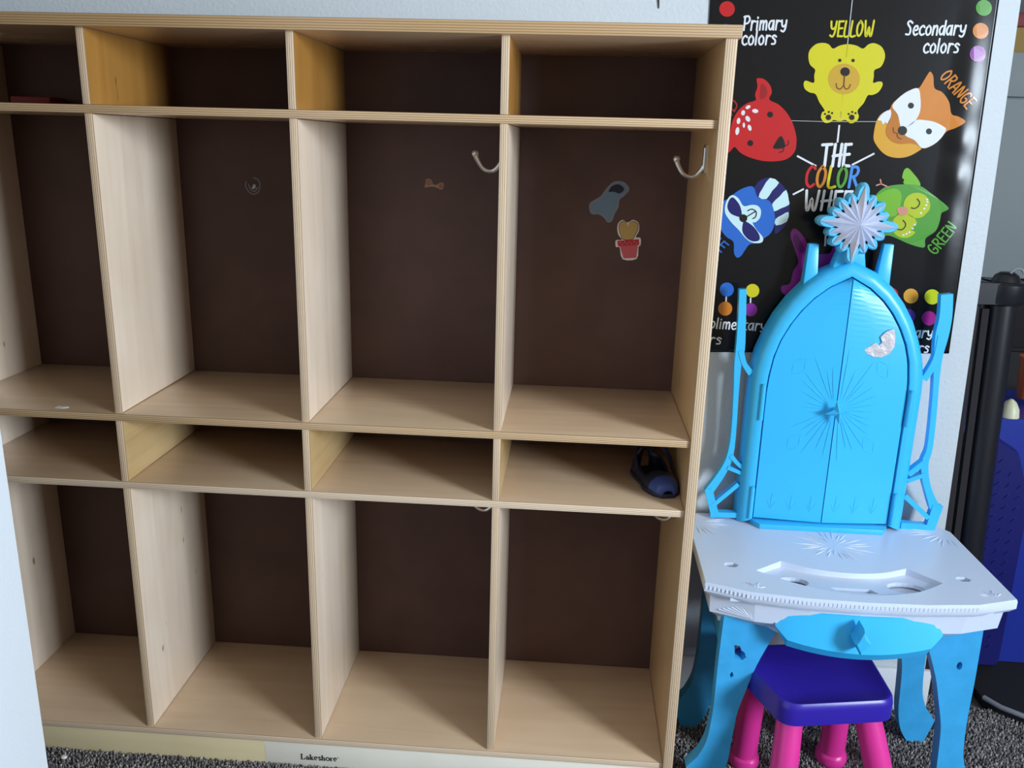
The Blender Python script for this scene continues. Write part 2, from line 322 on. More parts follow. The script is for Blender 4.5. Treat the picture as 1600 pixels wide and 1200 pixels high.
# stroke lettering --------------------------------------------------------------
G = {  # glyph: (width, [polylines]) in a box of cap height 1
 'P': (.55, [[(.12, 0), (.18, 1)], [(.1, .95), (.4, 1), (.52, .78), (.4, .52), (.14, .46)]]),
 'r': (.42, [[(.1, 0), (.14, .66)], [(.13, .42), (.25, .64), (.4, .6)]]),
 'i': (.24, [[(.1, 0), (.13, .64)], [(.14, .86), (.145, .9)]]),
 'm': (.66, [[(.08, 0), (.12, .64)], [(.12, .45), (.24, .65), (.33, .55), (.32, .02)], [(.34, .45), (.46, .65), (.56, .55), (.55, 0)]]),
 'a': (.5, [[(.42, .62), (.2, .62), (.08, .3), (.18, .02), (.34, .15), (.42, .62)], [(.43, .66), (.42, 0)]]),
 'y': (.5, [[(.1, .66), (.14, .3), (.26, .22), (.4, .36)], [(.44, .66), (.38, .1), (.26, -.14), (.08, -.06)]]),
 'c': (.44, [[(.4, .55), (.28, .66), (.1, .45), (.1, .15), (.24, 0), (.4, .08)]]),
 'o': (.48, [[(.26, .66), (.1, .45), (.1, .16), (.22, 0), (.38, .14), (.4, .48), (.26, .66)]]),
 'l': (.24, [[(.1, 0), (.15, 1)]]),
 's': (.42, [[(.38, .56), (.24, .66), (.12, .52), (.32, .3), (.3, .06), (.1, .04)]]),
 'S': (.5, [[(.46, .86), (.28, 1), (.14, .82), (.36, .46), (.32, .06), (.08, .06)]]),
 'e': (.44, [[(.12, .32), (.36, .4), (.32, .64), (.16, .58), (.08, .26), (.2, 0), (.38, .08)]]),
 'n': (.46, [[(.08, 0), (.12, .64)], [(.12, .42), (.26, .65), (.37, .55), (.37, 0)]]),
 'd': (.5, [[(.4, .6), (.2, .6), (.08, .3), (.18, .02), (.34, .15), (.4, .6)], [(.45, 1), (.42, 0)]]),
 'p': (.48, [[(.08, -.25), (.13, .64)], [(.13, .55), (.3, .66), (.42, .4), (.3, .06), (.12, .1)]]),
 't': (.36, [[(.16, .95), (.14, .1), (.3, .02)], [(.02, .64), (.34, .66)]]),
 'C': (.5, [[(.46, .88), (.32, 1), (.12, .7), (.1, .25), (.26, 0), (.46, .12)]]),
 'T': (.52, [[(.26, .98), (.22, 0)], [(.02, .98), (.52, 1)]]),
 'H': (.58, [[(.12, 0), (.18, 1)], [(.46, 0), (.52, 1)], [(.1, .46), (.54, .52)]]),
 'E': (.46, [[(.14, 1), (.1, 0)], [(.13, .98), (.44, 1)], [(.12, .52), (.38, .54)], [(.1, .02), (.42, 0)]]),
 'O': (.54, [[(.3, 1), (.12, .7), (.1, .25), (.24, 0), (.42, .25), (.46, .72), (.3, 1)]]),
 'L': (.44, [[(.16, 1), (.1, .03), (.42, .02)]]),
 'R': (.54, [[(.1, 0), (.16, 1)], [(.14, .97), (.4, .96), (.46, .74), (.34, .54), (.14, .5)], [(.26, .5), (.48, 0)]]),
 'W': (.74, [[(.1, 1), (.16, .1), (.26, .02), (.38, .6), (.46, .06), (.58, .06), (.68, 1)]]),
 'Y': (.52, [[(.1, 1), (.14, .6), (.28, .5), (.42, .64)], [(.48, 1), (.4, .3), (.26, 0), (.08, .08)]]),
 'A': (.54, [[(.08, 0), (.3, 1), (.48, 0)], [(.16, .34), (.44, .36)]]),
 'N': (.56, [[(.1, 0), (.14, 1), (.42, .04), (.48, 1)]]),
 'G': (.54, [[(.46, .86), (.3, 1), (.12, .7), (.1, .25), (.26, 0), (.44, .12), (.46, .44), (.28, .44)]]),
 'D': (.54, [[(.14, 0), (.16, 1)], [(.12, .98), (.38, .9), (.48, .55), (.4, .14), (.12, 0)]]),
 'B': (.52, [[(.12, 0), (.16, 1)], [(.14, .98), (.4, .92), (.36, .6), (.14, .54)], [(.2, .54), (.46, .42), (.42, .06), (.1, .02)]]),
 'U': (.54, [[(.12, 1), (.12, .2), (.26, 0), (.42, .2), (.46, 1)]]),
 'h': (.48, [[(.1, 0), (.13, 1)], [(.12, .42), (.26, .65), (.38, .55), (.38, 0)]]),
 'k': (.48, [[(.1, 0), (.12, 1)], [(.38, .64), (.14, .3), (.42, 0)]]),
 'F': (.44, [[(.14, 1), (.1, 0)], [(.13, .98), (.44, 1)], [(.12, .52), (.38, .54)]]),
}
def flat_ribbon(mb, pts, w, mi=0, round_=True):
    """flat stroke with round ends lying in the plane of its points (normal -Y)"""
    pts = [Vector(p) for p in pts]; n = len(pts); L_ = []; R_ = []
    ws = w if isinstance(w, (list, tuple)) else [w] * n
    for i, p in enumerate(pts):
        t = (pts[min(i + 1, n - 1)] - pts[max(i - 1, 0)]).normalized()
        nn = Vector((-t.z, 0, t.x)) * ws[i] / 2
        L_.append(p + nn); R_.append(p - nn)
    mb.add(L_ + R_, [(i, n + i, n + i + 1, i + 1) for i in range(n - 1)], mi)
    if round_:     # half-round ends, a hair proud so that no two faces coincide
        for i, p, q in ((0, pts[0], pts[1]), (n - 1, pts[-1], pts[-2])):
            o_ = (p - q).normalized(); s_ = Vector((-o_.z, 0, o_.x)); e_ = Vector((0, -2e-5 if i else -3.5e-5, 0))
            c_ = [p + e_ + (o_ * math.sin(math.pi * k / 8) + s_ * math.cos(math.pi * k / 8)) * ws[i] / 2 for k in range(9)]
            mb.add(c_, [tuple(range(9))], mi)
def lettering(mb, text, a, b, h, wt=.14, mats=None, smooth=True):
    """text along a..b (3D, same Y), cap height h"""
    a = Vector(a); b = Vector(b); d = b - a; tot = sum(G[c][0] if c != ' ' else .35 for c in text)
    ux = d / tot; uz = Vector((-d.z, 0, d.x)).normalized() * h; x = 0
    for j, c in enumerate(text):
        if c == ' ': x += .35; continue
        for li, pl in enumerate(G[c][1]):
            q = [a + ux * (x + px_) + uz * py_ + Vector((0, -6e-5 * li - (1.8e-4 if j % 2 else 0), 0)) for px_, py_ in pl]
            if smooth and len(q) > 2: q = spline(q, n=4)
            flat_ribbon(mb, q, wt * h, mats[j] if mats else 0)
        x += G[c][0]
# maker's name on the plinth (serif, thick stems and thin strokes)
mk = MB(); Yk = .0080; ha = .0105
SER = {
 'L': (.62, [('k', .12, 0, .12, 1), ('s', 0, 0, .5, 0), ('s', 0, 1, .28, 1), ('s', .5, 0, .54, .3)]),
 'a': (.5, [('c', .22, .2, .14, .2), ('k', .36, .02, .36, .5), ('s', .08, .58, .32, .62), ('s', .36, 0, .48, .04)]),
 'k': (.56, [('k', .12, 0, .12, 1), ('s', 0, 0, .24, 0), ('k', .42, 0, .2, .36), ('s', .2, .3, .46, .62), ('s', .34, 0, .54, 0), ('s', .02, 1, .12, 1)]),
 'e': (.48, [('c', .22, .32, .18, .3), ('s', .08, .36, .38, .36)]),
 's': (.42, [('p', (.33, .50), (.22, .62), (.10, .54), (.12, .42), (.30, .24), (.34, .12), (.22, .0), (.07, .10))]),
 'h': (.58, [('k', .12, 0, .12, 1), ('s', 0, 0, .24, 0), ('k', .4, 0, .4, .5), ('s', .14, .5, .38, .62), ('s', .3, 0, .52, 0)]),
 'o': (.5, [('c', .23, .31, .2, .31)]),
 'r': (.44, [('k', .12, 0, .12, .62), ('s', 0, 0, .26, 0), ('s', .14, .46, .38, .6)]),
}
x = 0; A_ = at(470, 1186, Yk); B_ = at(527, 1189.5, Yk); dd = (B_ - A_); word = 'Lakeshore'
tw = sum(SER[c][0] for c in word)
for c in word:
    for si, s_ in enumerate(SER[c][1]):
        f = lambda px_, pz_: A_ + dd * ((x + px_) / tw) + Vector((0, -4e-5 * si, ha * pz_))
        if s_[0] == 'c':
            q = [f(s_[1] + s_[3] * math.cos(t), s_[2] + s_[4] * math.sin(t)) for t in [2 * math.pi * k / 14 for k in range(15 if c in 'oa' else 13)]]
            flat_ribbon(mk, q, .0019, round_=False)
        elif s_[0] == 'p': flat_ribbon(mk, spline([f(*p) for p in s_[1:]], n=3), .0019, round_=False)
        else:
            flat_ribbon(mk, [f(s_[1], s_[2]), f(s_[3], s_[4])], 0.0026 if s_[0] == 'k' else .0014, round_=False)
    x += SER[c][0]
q = B_ + Vector((.0018, 0, ha * .7))
flat_ribbon(mk, [q + Vector((math.cos(t) * .0011, 0, math.sin(t) * .0011)) for t in [k * .7 for k in range(10)]], .0005, round_=False)
mk.build('printed_name', M['ink'], pw)

# ------------------------------------------------------------------ wall poster
PY = WY - 0.0022
PC = {}
def pm(key, col, rough=0.28):
    if key not in PC: PC[key] = mat('print_' + key, col, rough, 0.5)
    return PC[key]
cols = dict(black=(.005, .005, .007), white=(.72, .75, .80), red=(.52, .012, .016), dred=(.30, .010, .014), blue=(.020, .135, .56), yellow=(.62, .56, .012), orange=(.60, .20, .020), tail=(.66, .33, .025),
            dorange=(.48, .16, .012), green=(.075, .30, .035), lgreen=(.17, .44, .022), lime=(.42, .50, .012), purple=(.24, .018, .28), dpurple=(.12, .01, .16), navy=(.012, .012, .13), pale=(.56, .80, .86), salmon=(.60, .25, .18), muzzle=(.56, .34, .03), magenta=(.34, .012, .20), violet=(.05, .02, .30), brown=(.16, .05, .01), amber=(.66, .30, .03), lime2=(.52, .58, .012), title_blue=(.06, .25, .70))
for k_, c_ in cols.items(): pm(k_, c_)
KEYS = list(cols); KI = {k_: i for i, k_ in enumerate(KEYS)}; PM = [PC[k_] for k_ in KEYS]
Q = lambda ox, oy, s: (lambda x_, y_: (ox + x_ / s, oy + y_ / s))
za, zb_, zc, zd, ze, zf = Q(1100, 0, 5.3333), Q(1300, 0, 5.3333), Q(1100, 200, 5.3333), Q(1300, 200, 5.3333), Q(1080, 400, 4.8), Q(1300, 400, 4.8)
BL = Vector((.026, 0, .7045)); BR = Vector((.4765, 0, .7205)); TRp = Vector((.4625, 0, 1.325)); TLp = Vector((.0085, 0, 1.312))
def bulge(x_, z_):
    t_ = (z_ - .7125) / .606; xl = BL.x + (TLp.x - BL.x) * t_; xr = BR.x + (TRp.x - BR.x) * t_; s_ = (x_ - xl) / (xr - xl)
    if not 0 < t_ < 1.2 or s_ < .86: return 0
    win = .12 + .88 * max(0, math.sin(math.pi * min(1, max(0, (t_ - .1) / .85))))
    u_ = (s_ - .86) / .07 if s_ < .93 else max(0, (1.0 - s_) / .07)
    u_ = u_ * u_ * (3 - 2 * u_)
    return win * u_ * (.0026 + .0010 * math.sin(31 * t_ + 3 * math.sin(11 * t_)))
def pp(p, l):
    q = at(p[0], p[1], PY - 0.0009 - 0.00022 * l); q.y -= bulge(q.x, q.z); return q
POST = thing('poster', (0.25, WY - .001, 0.70), 'black color wheel poster with animal pictures on the white wall', 'poster')
# the sheet: left/right/bottom/top edges in metres, hung a touch askew, right edge lifting off the wall
pl_ = MB(); NX, NZ = 120, 90; v_ = []
for j in range(NZ + 1):
    for i in range(NX + 1):
        s_, t_ = i / NX, j / NZ
        p = (BL * (1 - s_) + BR * s_) * (1 - t_) + (TLp * (1 - s_) + TRp * s_) * t_
        lift = bulge(p.x, p.z)
        v_.append((p.x, PY - max(lift, 0) * 1.0, p.z))
fs_ = [(j * (NX + 1) + i, j * (NX + 1) + i + 1, (j + 1) * (NX + 1) + i + 1, (j + 1) * (NX + 1) + i) for j in range(NZ) for i in range(NX)]
pl_.add(v_, fs_)
sheet_m = mat('poster_gloss_black', (.0045, .0045, .006), 0.24, 0.32, bump=(26, 0.04, 0.004))
sh = pl_.build('sheet', sheet_m, POST, smooth=True)
sm_ = sh.modifiers.new('thick', 'SOLIDIFY'); sm_.thickness = 0.0003; sm_.offset = 0
class Art(MB):
    def poly(s, pts, key, layer=0, sp=True, n=4):
        q = [pp(p, layer) for p in pts]
        if sp: q = spline(q, True, n)
        ar = sum(q[i].x * q[(i + 1) % len(q)].z - q[(i + 1) % len(q)].x * q[i].z for i in range(len(q)))
        if ar < 0: q.reverse()
        s.add(q, [tuple(range(len(q)))], KI[key]); return s
    def ell(s, c, r, key, layer=1, rot=0, conv=None):
        rx, ry = r if isinstance(r, tuple) else (r, r)
        pts = []
        for k in range(24):
            a = 2 * math.pi * k / 24; x_, y_ = rx * math.cos(a), ry * math.sin(a)
            pts.append(conv(c[0] + x_ * math.cos(rot) - y_ * math.sin(rot), c[1] + x_ * math.sin(rot) + y_ * math.cos(rot)))
        return s.poly(pts, key, layer, False)
    def line(s, pts, wpx, key, layer=2, sp=True, round_=True):
        q = [pp(p, layer) for p in pts]
        if sp and len(q) > 2: q = spline(q, n=5)
        flat_ribbon(s, q, wpx * .00114, KI[key], round_); return s
    def text(s, t, a, b, hpx, key, wt=.138, layer=0, keys=None):
        n0 = len(s.v); fl = PY - 0.0009 - 0.00022 * layer
        lettering(s, t, at(*a, fl), at(*b, fl), hpx * .00114, wt, [KI[k] for k in keys] if keys else [KI[key]] * len(t))
        s.v[n0:] = [(x_, y_ - bulge(x_, z_), z_) for x_, y_, z_ in s.v[n0:]]; return s
    def done(s, name, label=None):
        used = sorted(set(s.m)); s.m = [used.index(i) for i in s.m]
        me = bpy.data.meshes.new(name); me.from_pydata(s.v, [], s.f)
        for i in used: me.materials.append(PM[i])
        me.polygons.foreach_set('material_index', s.m)
        return link(name, me, POST, label=label)
def Z(conv, pts): return [conv(*p) for p in pts]
# --- bear
A = Art()
A.poly(Z(za, [(870, 480), (880, 420), (930, 370), (990, 357), (1040, 370), (1075, 405), (1130, 380), (1200, 368), (1270, 380), (1325, 405), (1370, 370), (1420, 360), (1480, 390), (1508, 450), (1500, 510), (1470, 560), (1420, 585), (1415, 640), (1410, 690), (1450, 680), (1485, 685), (1485, 720), (1450, 770), (1400, 792), (1365, 795), (1330, 860), (1280, 920), (1290, 970), (1270, 1010), (1220, 1028), (1180, 1000), (1130, 1010), (1080, 1000), (1050, 1020), (1005, 1022), (975, 980), (985, 935), (1005, 920), (960, 850), (930, 785), (880, 770), (840, 740), (830, 695), (850, 672), (915, 690), (918, 630), (925, 580), (885, 540)]), 'yellow')
A.ell((1167, 658), (133, 128), 'muzzle', 1, conv=za).ell((1176, 598), (40, 37), 'black', 2, conv=za)
for c in ((1132, 503), (1243, 504)): A.ell(c, 14, 'black', 2, conv=za)
A.line(Z(za, [(1170, 630), (1165, 715)]), 2, 'brown').line(Z(za, [(1102, 697), (1108, 730), (1135, 742), (1160, 715)]), 1.6, 'brown').line(Z(za, [(1165, 715), (1180, 740), (1205, 735), (1220, 705)]), 1.6, 'brown')
for c in ((1037, 978), (1232, 978)): A.ell(c, 23, 'black', 2, conv=za)
for c in ((1009, 950), (1040, 933), (1068, 942), (1206, 950), (1236, 933), (1263, 943)): A.ell(c, 9, 'black', 2, conv=za)
A.done('printed_bear', 'yellow bear picture')
# --- red deer
A = Art()
A.poly(Z(za, [(240, 1000), (290, 915), (360, 860), (430, 835), (425, 790), (445, 720), (440, 655), (500, 660), (550, 710), (565, 770), (545, 830), (620, 870), (690, 940), (740, 1030), (768, 1130), (770, 1200), (755, 1265), (700, 1320), (620, 1342), (500, 1342), (380, 1312), (300, 1270), (255, 1225), (215, 1265), (180, 1275), (160, 1240), (170, 1190), (205, 1170), (218, 1100)]), 'red')
A.poly(Z(za, [(480, 700), (520, 730), (525, 790), (490, 825), (465, 815), (470, 760)]), 'dred', 1)
for x_, y_, a_, b_, r_ in ((367, 893, 22, 14, -.5), (427, 925, 26, 17, .15), (326, 940, 16, 22, .2), (288, 1008, 15, 26, .15), (365, 990, 18, 26, -.5), (332, 1043, 10, 22, 0), (380, 1065, 15, 26, -.3), (278, 1092, 16, 33, .15)):
    A.ell((x_, y_), (a_, b_), 'white', 1, r_, za)
for c in ((551, 955), (386, 1193)): A.ell(c, 25, 'black', 1, conv=za)
A.poly(Z(za, [(640, 1133), (672, 1185), (668, 1232), (580, 1238), (592, 1195)]), 'black', 1)
A.line(Z(za, [(702, 1172), (700, 1205), (662, 1220)]), 1.4, 'black', 1).line(Z(za, [(662, 1225), (660, 1258), (628, 1270)]), 1.4, 'black', 1)
A.done('printed_deer', 'red deer picture')
# --- fox
A = Art()
A.poly(Z(zb_, [(350, 1100), (370, 1010), (410, 950), (470, 920), (500, 890), (540, 910), (560, 1000), (600, 1100), (700, 1170), (745, 1230), (720, 1260), (640, 1302), (560, 1316), (480, 1305), (420, 1270), (370, 1210), (347, 1160)]), 'tail', 0)
A.poly(Z(zb_, [(720, 735), (760, 680), (800, 615), (822, 598), (845, 640), (855, 735), (920, 770), (975, 850), (995, 950), (1050, 970), (1105, 1005), (1095, 1030), (1020, 1070), (955, 1095), (900, 1160), (830, 1215), (750, 1235), (650, 1160), (580, 1130), (520, 1000), (490, 890), (560, 810), (640, 755)]), 'orange', 1)
A.poly(Z(zb_, [(500, 890), (545, 950), (555, 1030), (600, 1110), (690, 1150), (745, 1210), (650, 1195), (560, 1200), (490, 1170), (450, 1110), (460, 1040), (490, 970)]), 'dorange', 2)
A.poly(Z(zb_, [(718, 737), (738, 830), (733, 930), (695, 1005), (640, 1050), (580, 1080), (550, 960), (503, 885), (560, 812), (640, 757)]), 'white', 3)
A.poly(Z(zb_, [(695, 1005), (760, 1000), (850, 1015), (920, 1050), (950, 1082), (900, 1160), (830, 1213), (750, 1233), (690, 1170), (620, 1135), (600, 1090)]), 'white', 3)
A.poly(Z(zb_, [(380, 1000), (430, 937), (490, 917), (490, 970), (465, 1035), (445, 1015), (425, 1040), (410, 1005)]), 'white', 2, n=2)
A.ell((588, 1088), 38, 'black', 4, conv=zb_).ell((658, 880), 25, 'black', 4, conv=zb_).ell((808, 1095), 25, 'black', 4, conv=zb_)
A.line(Z(zb_, [(512, 1065), (515, 1100), (548, 1112)]), 1.4, 'brown', 4).line(Z(zb_, [(546, 1118), (548, 1142), (578, 1158)]), 1.4, 'brown', 4)
A.done('printed_fox', 'orange fox picture')
# --- raccoon
A = Art()
A.poly(Z(zc, [(415, 520), (440, 460), (490, 425), (560, 415), (640, 460), (690, 530), (708, 600), (712, 700), (690, 790), (640, 850), (590, 880), (590, 780), (580, 680), (540, 605), (450, 580), (425, 550)]), 'navy', 0)
for st in ([(550, 416), (625, 455), (570, 520), (520, 592), (455, 575), (490, 500)], [(685, 515), (706, 600), (708, 640), (640, 670), (580, 695), (570, 630), (630, 570)], [(705, 700), (690, 780), (600, 812), (595, 760), (650, 725)]):
    A.poly(Z(zc, st), 'pale', 1, n=2)
A.poly(Z(zc, [(135, 800), (140, 700), (150, 620), (200, 590), (260, 540), (330, 500), (410, 490), (450, 580), (540, 605), (580, 680), (592, 780), (560, 870), (500, 920), (440, 960), (380, 970), (340, 1020), (310, 1065), (275, 1080), (250, 1040), (245, 950), (190, 910), (150, 860)]), 'blue', 1)
A.poly(Z(zc, [(175, 700), (180, 630), (210, 575), (245, 560), (290, 590), (330, 650), (400, 640), (450, 650), (475, 690), (465, 750), (430, 785), (405, 790), (440, 850), (490, 910), (485, 950), (440, 960), (380, 945), (330, 900), (290, 850), (240, 800), (200, 750)]), 'pale', 2)
A.poly(Z(zc, [(195, 660), (210, 600), (240, 578), (275, 610), (300, 650), (315, 710), (305, 740), (270, 735), (220, 710)]), 'navy', 3)
A.poly(Z(zc, [(330, 780), (370, 790), (420, 830), (460, 890), (460, 935), (410, 945), (360, 920), (320, 860)]), 'navy', 3)
A.ell((328, 752), 33, 'black', 4, conv=zc)
A.line(Z(zc, [(365, 690), (400, 676), (435, 700), (430, 740), (408, 755)]), 1.6, 'black', 4).line(Z(zc, [(355, 740), (430, 695)]), 1.6, 'black', 4)
A.done('printed_raccoon', 'blue raccoon picture')
# --- owl
A = Art()
A.poly(Z(zd, [(590, 380), (605, 345), (635, 335), (680, 380), (725, 440), (735, 480), (690, 490), (600, 465), (600, 430), (585, 415)]), 'lgreen', 0)
A.poly(Z(zd, [(360, 570), (430, 500), (520, 475), (640, 470), (740, 485), (820, 540), (890, 595), (965, 660), (955, 685), (910, 710), (895, 780), (860, 860), (780, 920), (775, 985), (740, 995), (640, 965), (560, 930), (470, 895), (400, 910), (340, 880), (320, 720)]), 'green', 1)
A.poly(Z(zd, [(350, 600), (380, 560), (450, 520), (530, 505), (575, 545), (575, 620), (540, 720), (480, 740), (400, 740), (350, 700)]), 'lgreen', 2)
A.ell((707, 645), (112, 106), 'lime', 3, conv=zd).ell((603, 815), (108, 102), 'lime', 3, conv=zd)
A.line(Z(zd, [(660, 665), (690, 670), (720, 650), (730, 620), (710, 592)]), 1.7, 'black', 4).line(Z(zd, [(548, 845), (580, 848), (608, 825), (612, 795), (592, 770)]), 1.7, 'black', 4)
A.poly(Z(zd, [(540, 680), (560, 660), (615, 658), (635, 690), (610, 725), (570, 732)]), 'salmon', 4)
for x_, y_ in ((792, 595), (795, 615), (786, 642), (770, 672), (742, 708), (690, 805), (672, 838), (645, 868), (620, 882), (595, 892)): A.ell((x_, y_), (10, 7), 'white', 4, conv=zd)
A.line(Z(zd, [(472, 494), (410, 465), (370, 478)]), 2, 'salmon', 1, sp=False).line(Z(zd, [(410, 465), (403, 430)]), 2, 'salmon', 1)
A.done('printed_owl', 'green owl picture')
# --- rabbit, mostly behind the vanity
A = Art()
A.poly([(1235, 368), (1240, 357), (1250, 363), (1260, 378), (1265, 396), (1282, 397), (1297, 395), (1302, 385), (1312, 383), (1330, 400), (1335, 440), (1330, 480), (1290, 500), (1260, 490), (1245, 470), (1232, 463), (1222, 457), (1221, 447), (1234, 443), (1239, 425), (1247, 410), (1243, 393)], 'purple')
A.poly([(1239, 372), (1244, 366), (1252, 378), (1258, 392), (1252, 396), (1244, 388)], 'dpurple', 1)
A.done('printed_rabbit', 'purple rabbit picture')
# --- colour dots
def dot(conv, c, r, key): Art().ell(c, r, key, 0, conv=conv).done('color_dot', key.replace('d', 'd') + ' printed dot' if key in ('red', 'blue', 'yellow', 'orange', 'purple', 'green') else None)
for a in ((za, (192, 75), 65, 'red'), (za, (180, 250), 50, 'blue'), (zb_, (1265, 66), 67, 'green'), (zb_, (1237, 258), 67, 'orange'), (zb_, (1212, 450), 68, 'purple'),
          (ze, (267, 252), 53, 'blue'), (ze, (460, 260), 51, 'yellow'), (ze, (255, 395), 53, 'orange'), (ze, (446, 403), 50, 'purple'),
          (zf, (592, 300), 56, 'amber'), (zf, (750, 306), 57, 'lime2'), (zf, (727, 467), 54, 'magenta'), (zf, (445, 290), 52, 'red'), (zf, (573, 450), 52, 'violet')): dot(*a)
for a, b in (((263, 305), (261, 345)), ((446, 312), (445, 352))): Art().line(Z(ze, [a, b]), 2.2, 'white', 0, round_=False).done('connector_line')
for a, b in (((775, 232), (935, 318)), ((1232, 308), (1420, 212)), ((740, 555), (832, 508)), ((1128, -25), (1112, 122)), ((1014, 890), (1008, 985))): Art().line(Z(zc, [a, b]), 2.6, 'white', 0, round_=False).done('title_ray')
# --- words
def words(name, items):
    A = Art()
    for it in items: A.text(*it[:5], **(it[5] if len(it) > 5 else {}))
    A.done(name)
words('primary_lettering', [('Primary', za(318, 252), za(690, 246), 18.5, 'white'), ('colors', za(308, 374), za(602, 370), 18.5, 'white')])
words('secondary_lettering', [('Secondary', zb_(605, 292), zb_(1112, 290), 18.5, 'white'), ('colors', zb_(752, 440), zb_(1055, 440), 18.5, 'white')])
words('yellow_lettering', [('YELLOW', za(1040, 305), za(1412, 298), 20, 'yellow')])
words('orange_lettering', [('ORANGE', zb_(893, 640), zb_(1120, 912), 17, 'orange')])
words('green_lettering', [('GREEN', zd(855, 1062), zd(1046, 825), 17, 'green')])
words('red_lettering', [('RED', za(120, 1090), za(300, 870), 17, 'dred')])
words('blue_lettering', [('BLUE', zc(-90, 830), zc(150, 1040), 15, 'blue')])
words('title_lettering', [('THE', zc(970, 318), zc(1215, 316), 31, 'white'), ('WHEEL', zc(822, 680), zc(1300, 690), 28, 'white'),
                          ('COLOR', zc(832, 490), zc(1285, 494), 30, 'white', dict(keys=['red', 'orange', 'yellow', 'green', 'title_blue']))])
words('complementary_lettering', [('complimentary', (1075, 511), (1197, 517), 16.5, 'white'), ('colors', (1068, 536), (1127, 538), 16, 'white')])
words('tertiary_lettering', [('Tertiary', (1388, 526), (1457, 528), 16.5, 'white'), ('colors', (1398, 550), (1451, 551), 16, 'white')])
# worn fold lines
A = Art()
A.line([(1334, -20), (1322, 90), (1313, 188)], .9, 'white', 0, False, False).line([(1236, 188.5), (1290, 190), (1370, 190)], .5, 'white', 0, False, False)
A.done('fold_crease', 'pale worn fold line')

# ------------------------------------------------------------------ stickers on the brown backs
SY = D - .0006
def sticker(name, px_polys, label, cat='sticker'):
    t = thing(name, at(*px_polys[0][2], D), label, cat)
    for i, (nm, m_, c, poly, lay) in enumerate([(p[0], p[1], p[2], p[3], p[4]) for p in px_polys]):
        q = [at(x_, y_, SY - .0004 * lay) for x_, y_ in poly]
        ar = sum(q[i].x * q[(i + 1) % len(q)].z - q[(i + 1) % len(q)].x * q[i].z for i in range(len(q)))
        if ar < 0: q.reverse()
        MB().prism(q, (0, .0003, 0)).build(nm, m_, t)
    return t
zs = Q(900, 250, 7.06)
def cl(conv, pts, n=4): return [tuple((p.x, p.y)) for p in spline([Vector((*conv(*p), 0)) for p in pts], True, n)]
ms = lambda n, c: mat(n, c, 0.5, 0.3)
heart = [(470, 760), (478, 700), (520, 672), (560, 690), (568, 738), (590, 690), (640, 672), (685, 705), (685, 770), (650, 840), (620, 880), (520, 880), (490, 830)]
sticker('cactus_sticker', [
    ('sticker_border', ms('sticker_white', (.80, .70, .66)), (981, 374), cl(zs, [(455, 770), (465, 700), (515, 660), (570, 690), (630, 660), (690, 695), (695, 780), (660, 850), (712, 860), (712, 940), (690, 960), (670, 1090), (515, 1095), (480, 965), (440, 960), (440, 885), (505, 880), (470, 830)], 3), 0),
    ('heart_outline', M['ink'], (0, 0), cl(zs, heart), 1),
    ('heart_cactus', ms('sticker_tan', (.50, .33, .11)), (0, 0), [((zs(575, 770)[0]) + (x_ - zs(575, 770)[0]) * .945, zs(575, 770)[1] + (y_ - zs(575, 770)[1]) * .945) for x_, y_ in cl(zs, heart)], 2),
    ('pot_rim', ms('sticker_red', (.52, .025, .035)), (0, 0), [zs(*p) for p in ((455, 893), (692, 875), (698, 935), (465, 952))], 2),
    ('pot_body', ms('sticker_rose', (.58, .11, .13)), (0, 0), [zs(*p) for p in ((482, 950), (682, 937), (662, 1078), (525, 1085))], 2)] +
    [('rim_dot', ms('sticker_dot', (.7, .35, .35)) if k == 0 else bpy.data.materials['sticker_dot'], (0, 0), [zs(485 + 26 * k + 7 * math.cos(t_), 922 + (10 if k % 2 else -10) - 2 * k + 6 * math.sin(t_)) for t_ in [j * math.pi / 3 for j in range(6)]], 3) for k in range(8)],
    'sticker of a heart-shaped cactus in a red pot on the brown back panel')
sticker('blue_sticker', [
    ('sticker_border', ms('sticker_grey', (.20, .22, .26)), (950, 315), cl(zs, [(400, 250), (470, 232), (540, 250), (590, 320), (540, 390), (480, 440), (470, 520), (430, 590), (400, 670), (350, 690), (310, 640), (250, 600), (180, 600), (150, 560), (150, 480), (220, 430), (270, 400), (330, 320)], 3), 0),
    ('sticker_print', ms('sticker_blue', (.14, .22, .30)), (0, 0), cl(zs, [(400, 275), (470, 255), (520, 275), (560, 325), (510, 385), (455, 430), (448, 510), (410, 585), (380, 655), (350, 670), (322, 625), (258, 582), (190, 580), (170, 550), (175, 495), (235, 450), (290, 415), (345, 340)], 3), 1),
    ('dark_patch', ms('sticker_dark', (.015, .017, .035)), (0, 0), cl(zs, [(395, 290), (460, 268), (510, 290), (530, 330), (480, 370), (420, 350), (360, 350)], 3), 2)],
    'pale blue and black die-cut sticker above the cactus sticker')
zbn = Q(370, 260, 4.571)
sticker('bone_sticker', [
    ('sticker_border', ms('sticker_bone', (.34, .20, .13)), (678, 288), cl(zbn, [(1342, 150), (1348, 120), (1350, 95), (1372, 88), (1392, 100), (1400, 125), (1425, 132), (1448, 118), (1472, 118), (1478, 142), (1465, 166), (1440, 158), (1410, 146), (1375, 146)], 3), 0),
    ('bone_end', ms('sticker_bone_end', (.30, .10, .075)), (0, 0), cl(zbn, [(1446, 128), (1465, 124), (1472, 145), (1458, 158), (1444, 148)], 3), 1),
    ('bone_end', ms('sticker_bone_tan', (.27, .13, .07)), (0, 0), cl(zbn, [(1355, 102), (1372, 95), (1388, 106), (1390, 128), (1370, 134), (1354, 126)], 3), 1)],
    'small tan and pink bone sticker on the brown back panel')
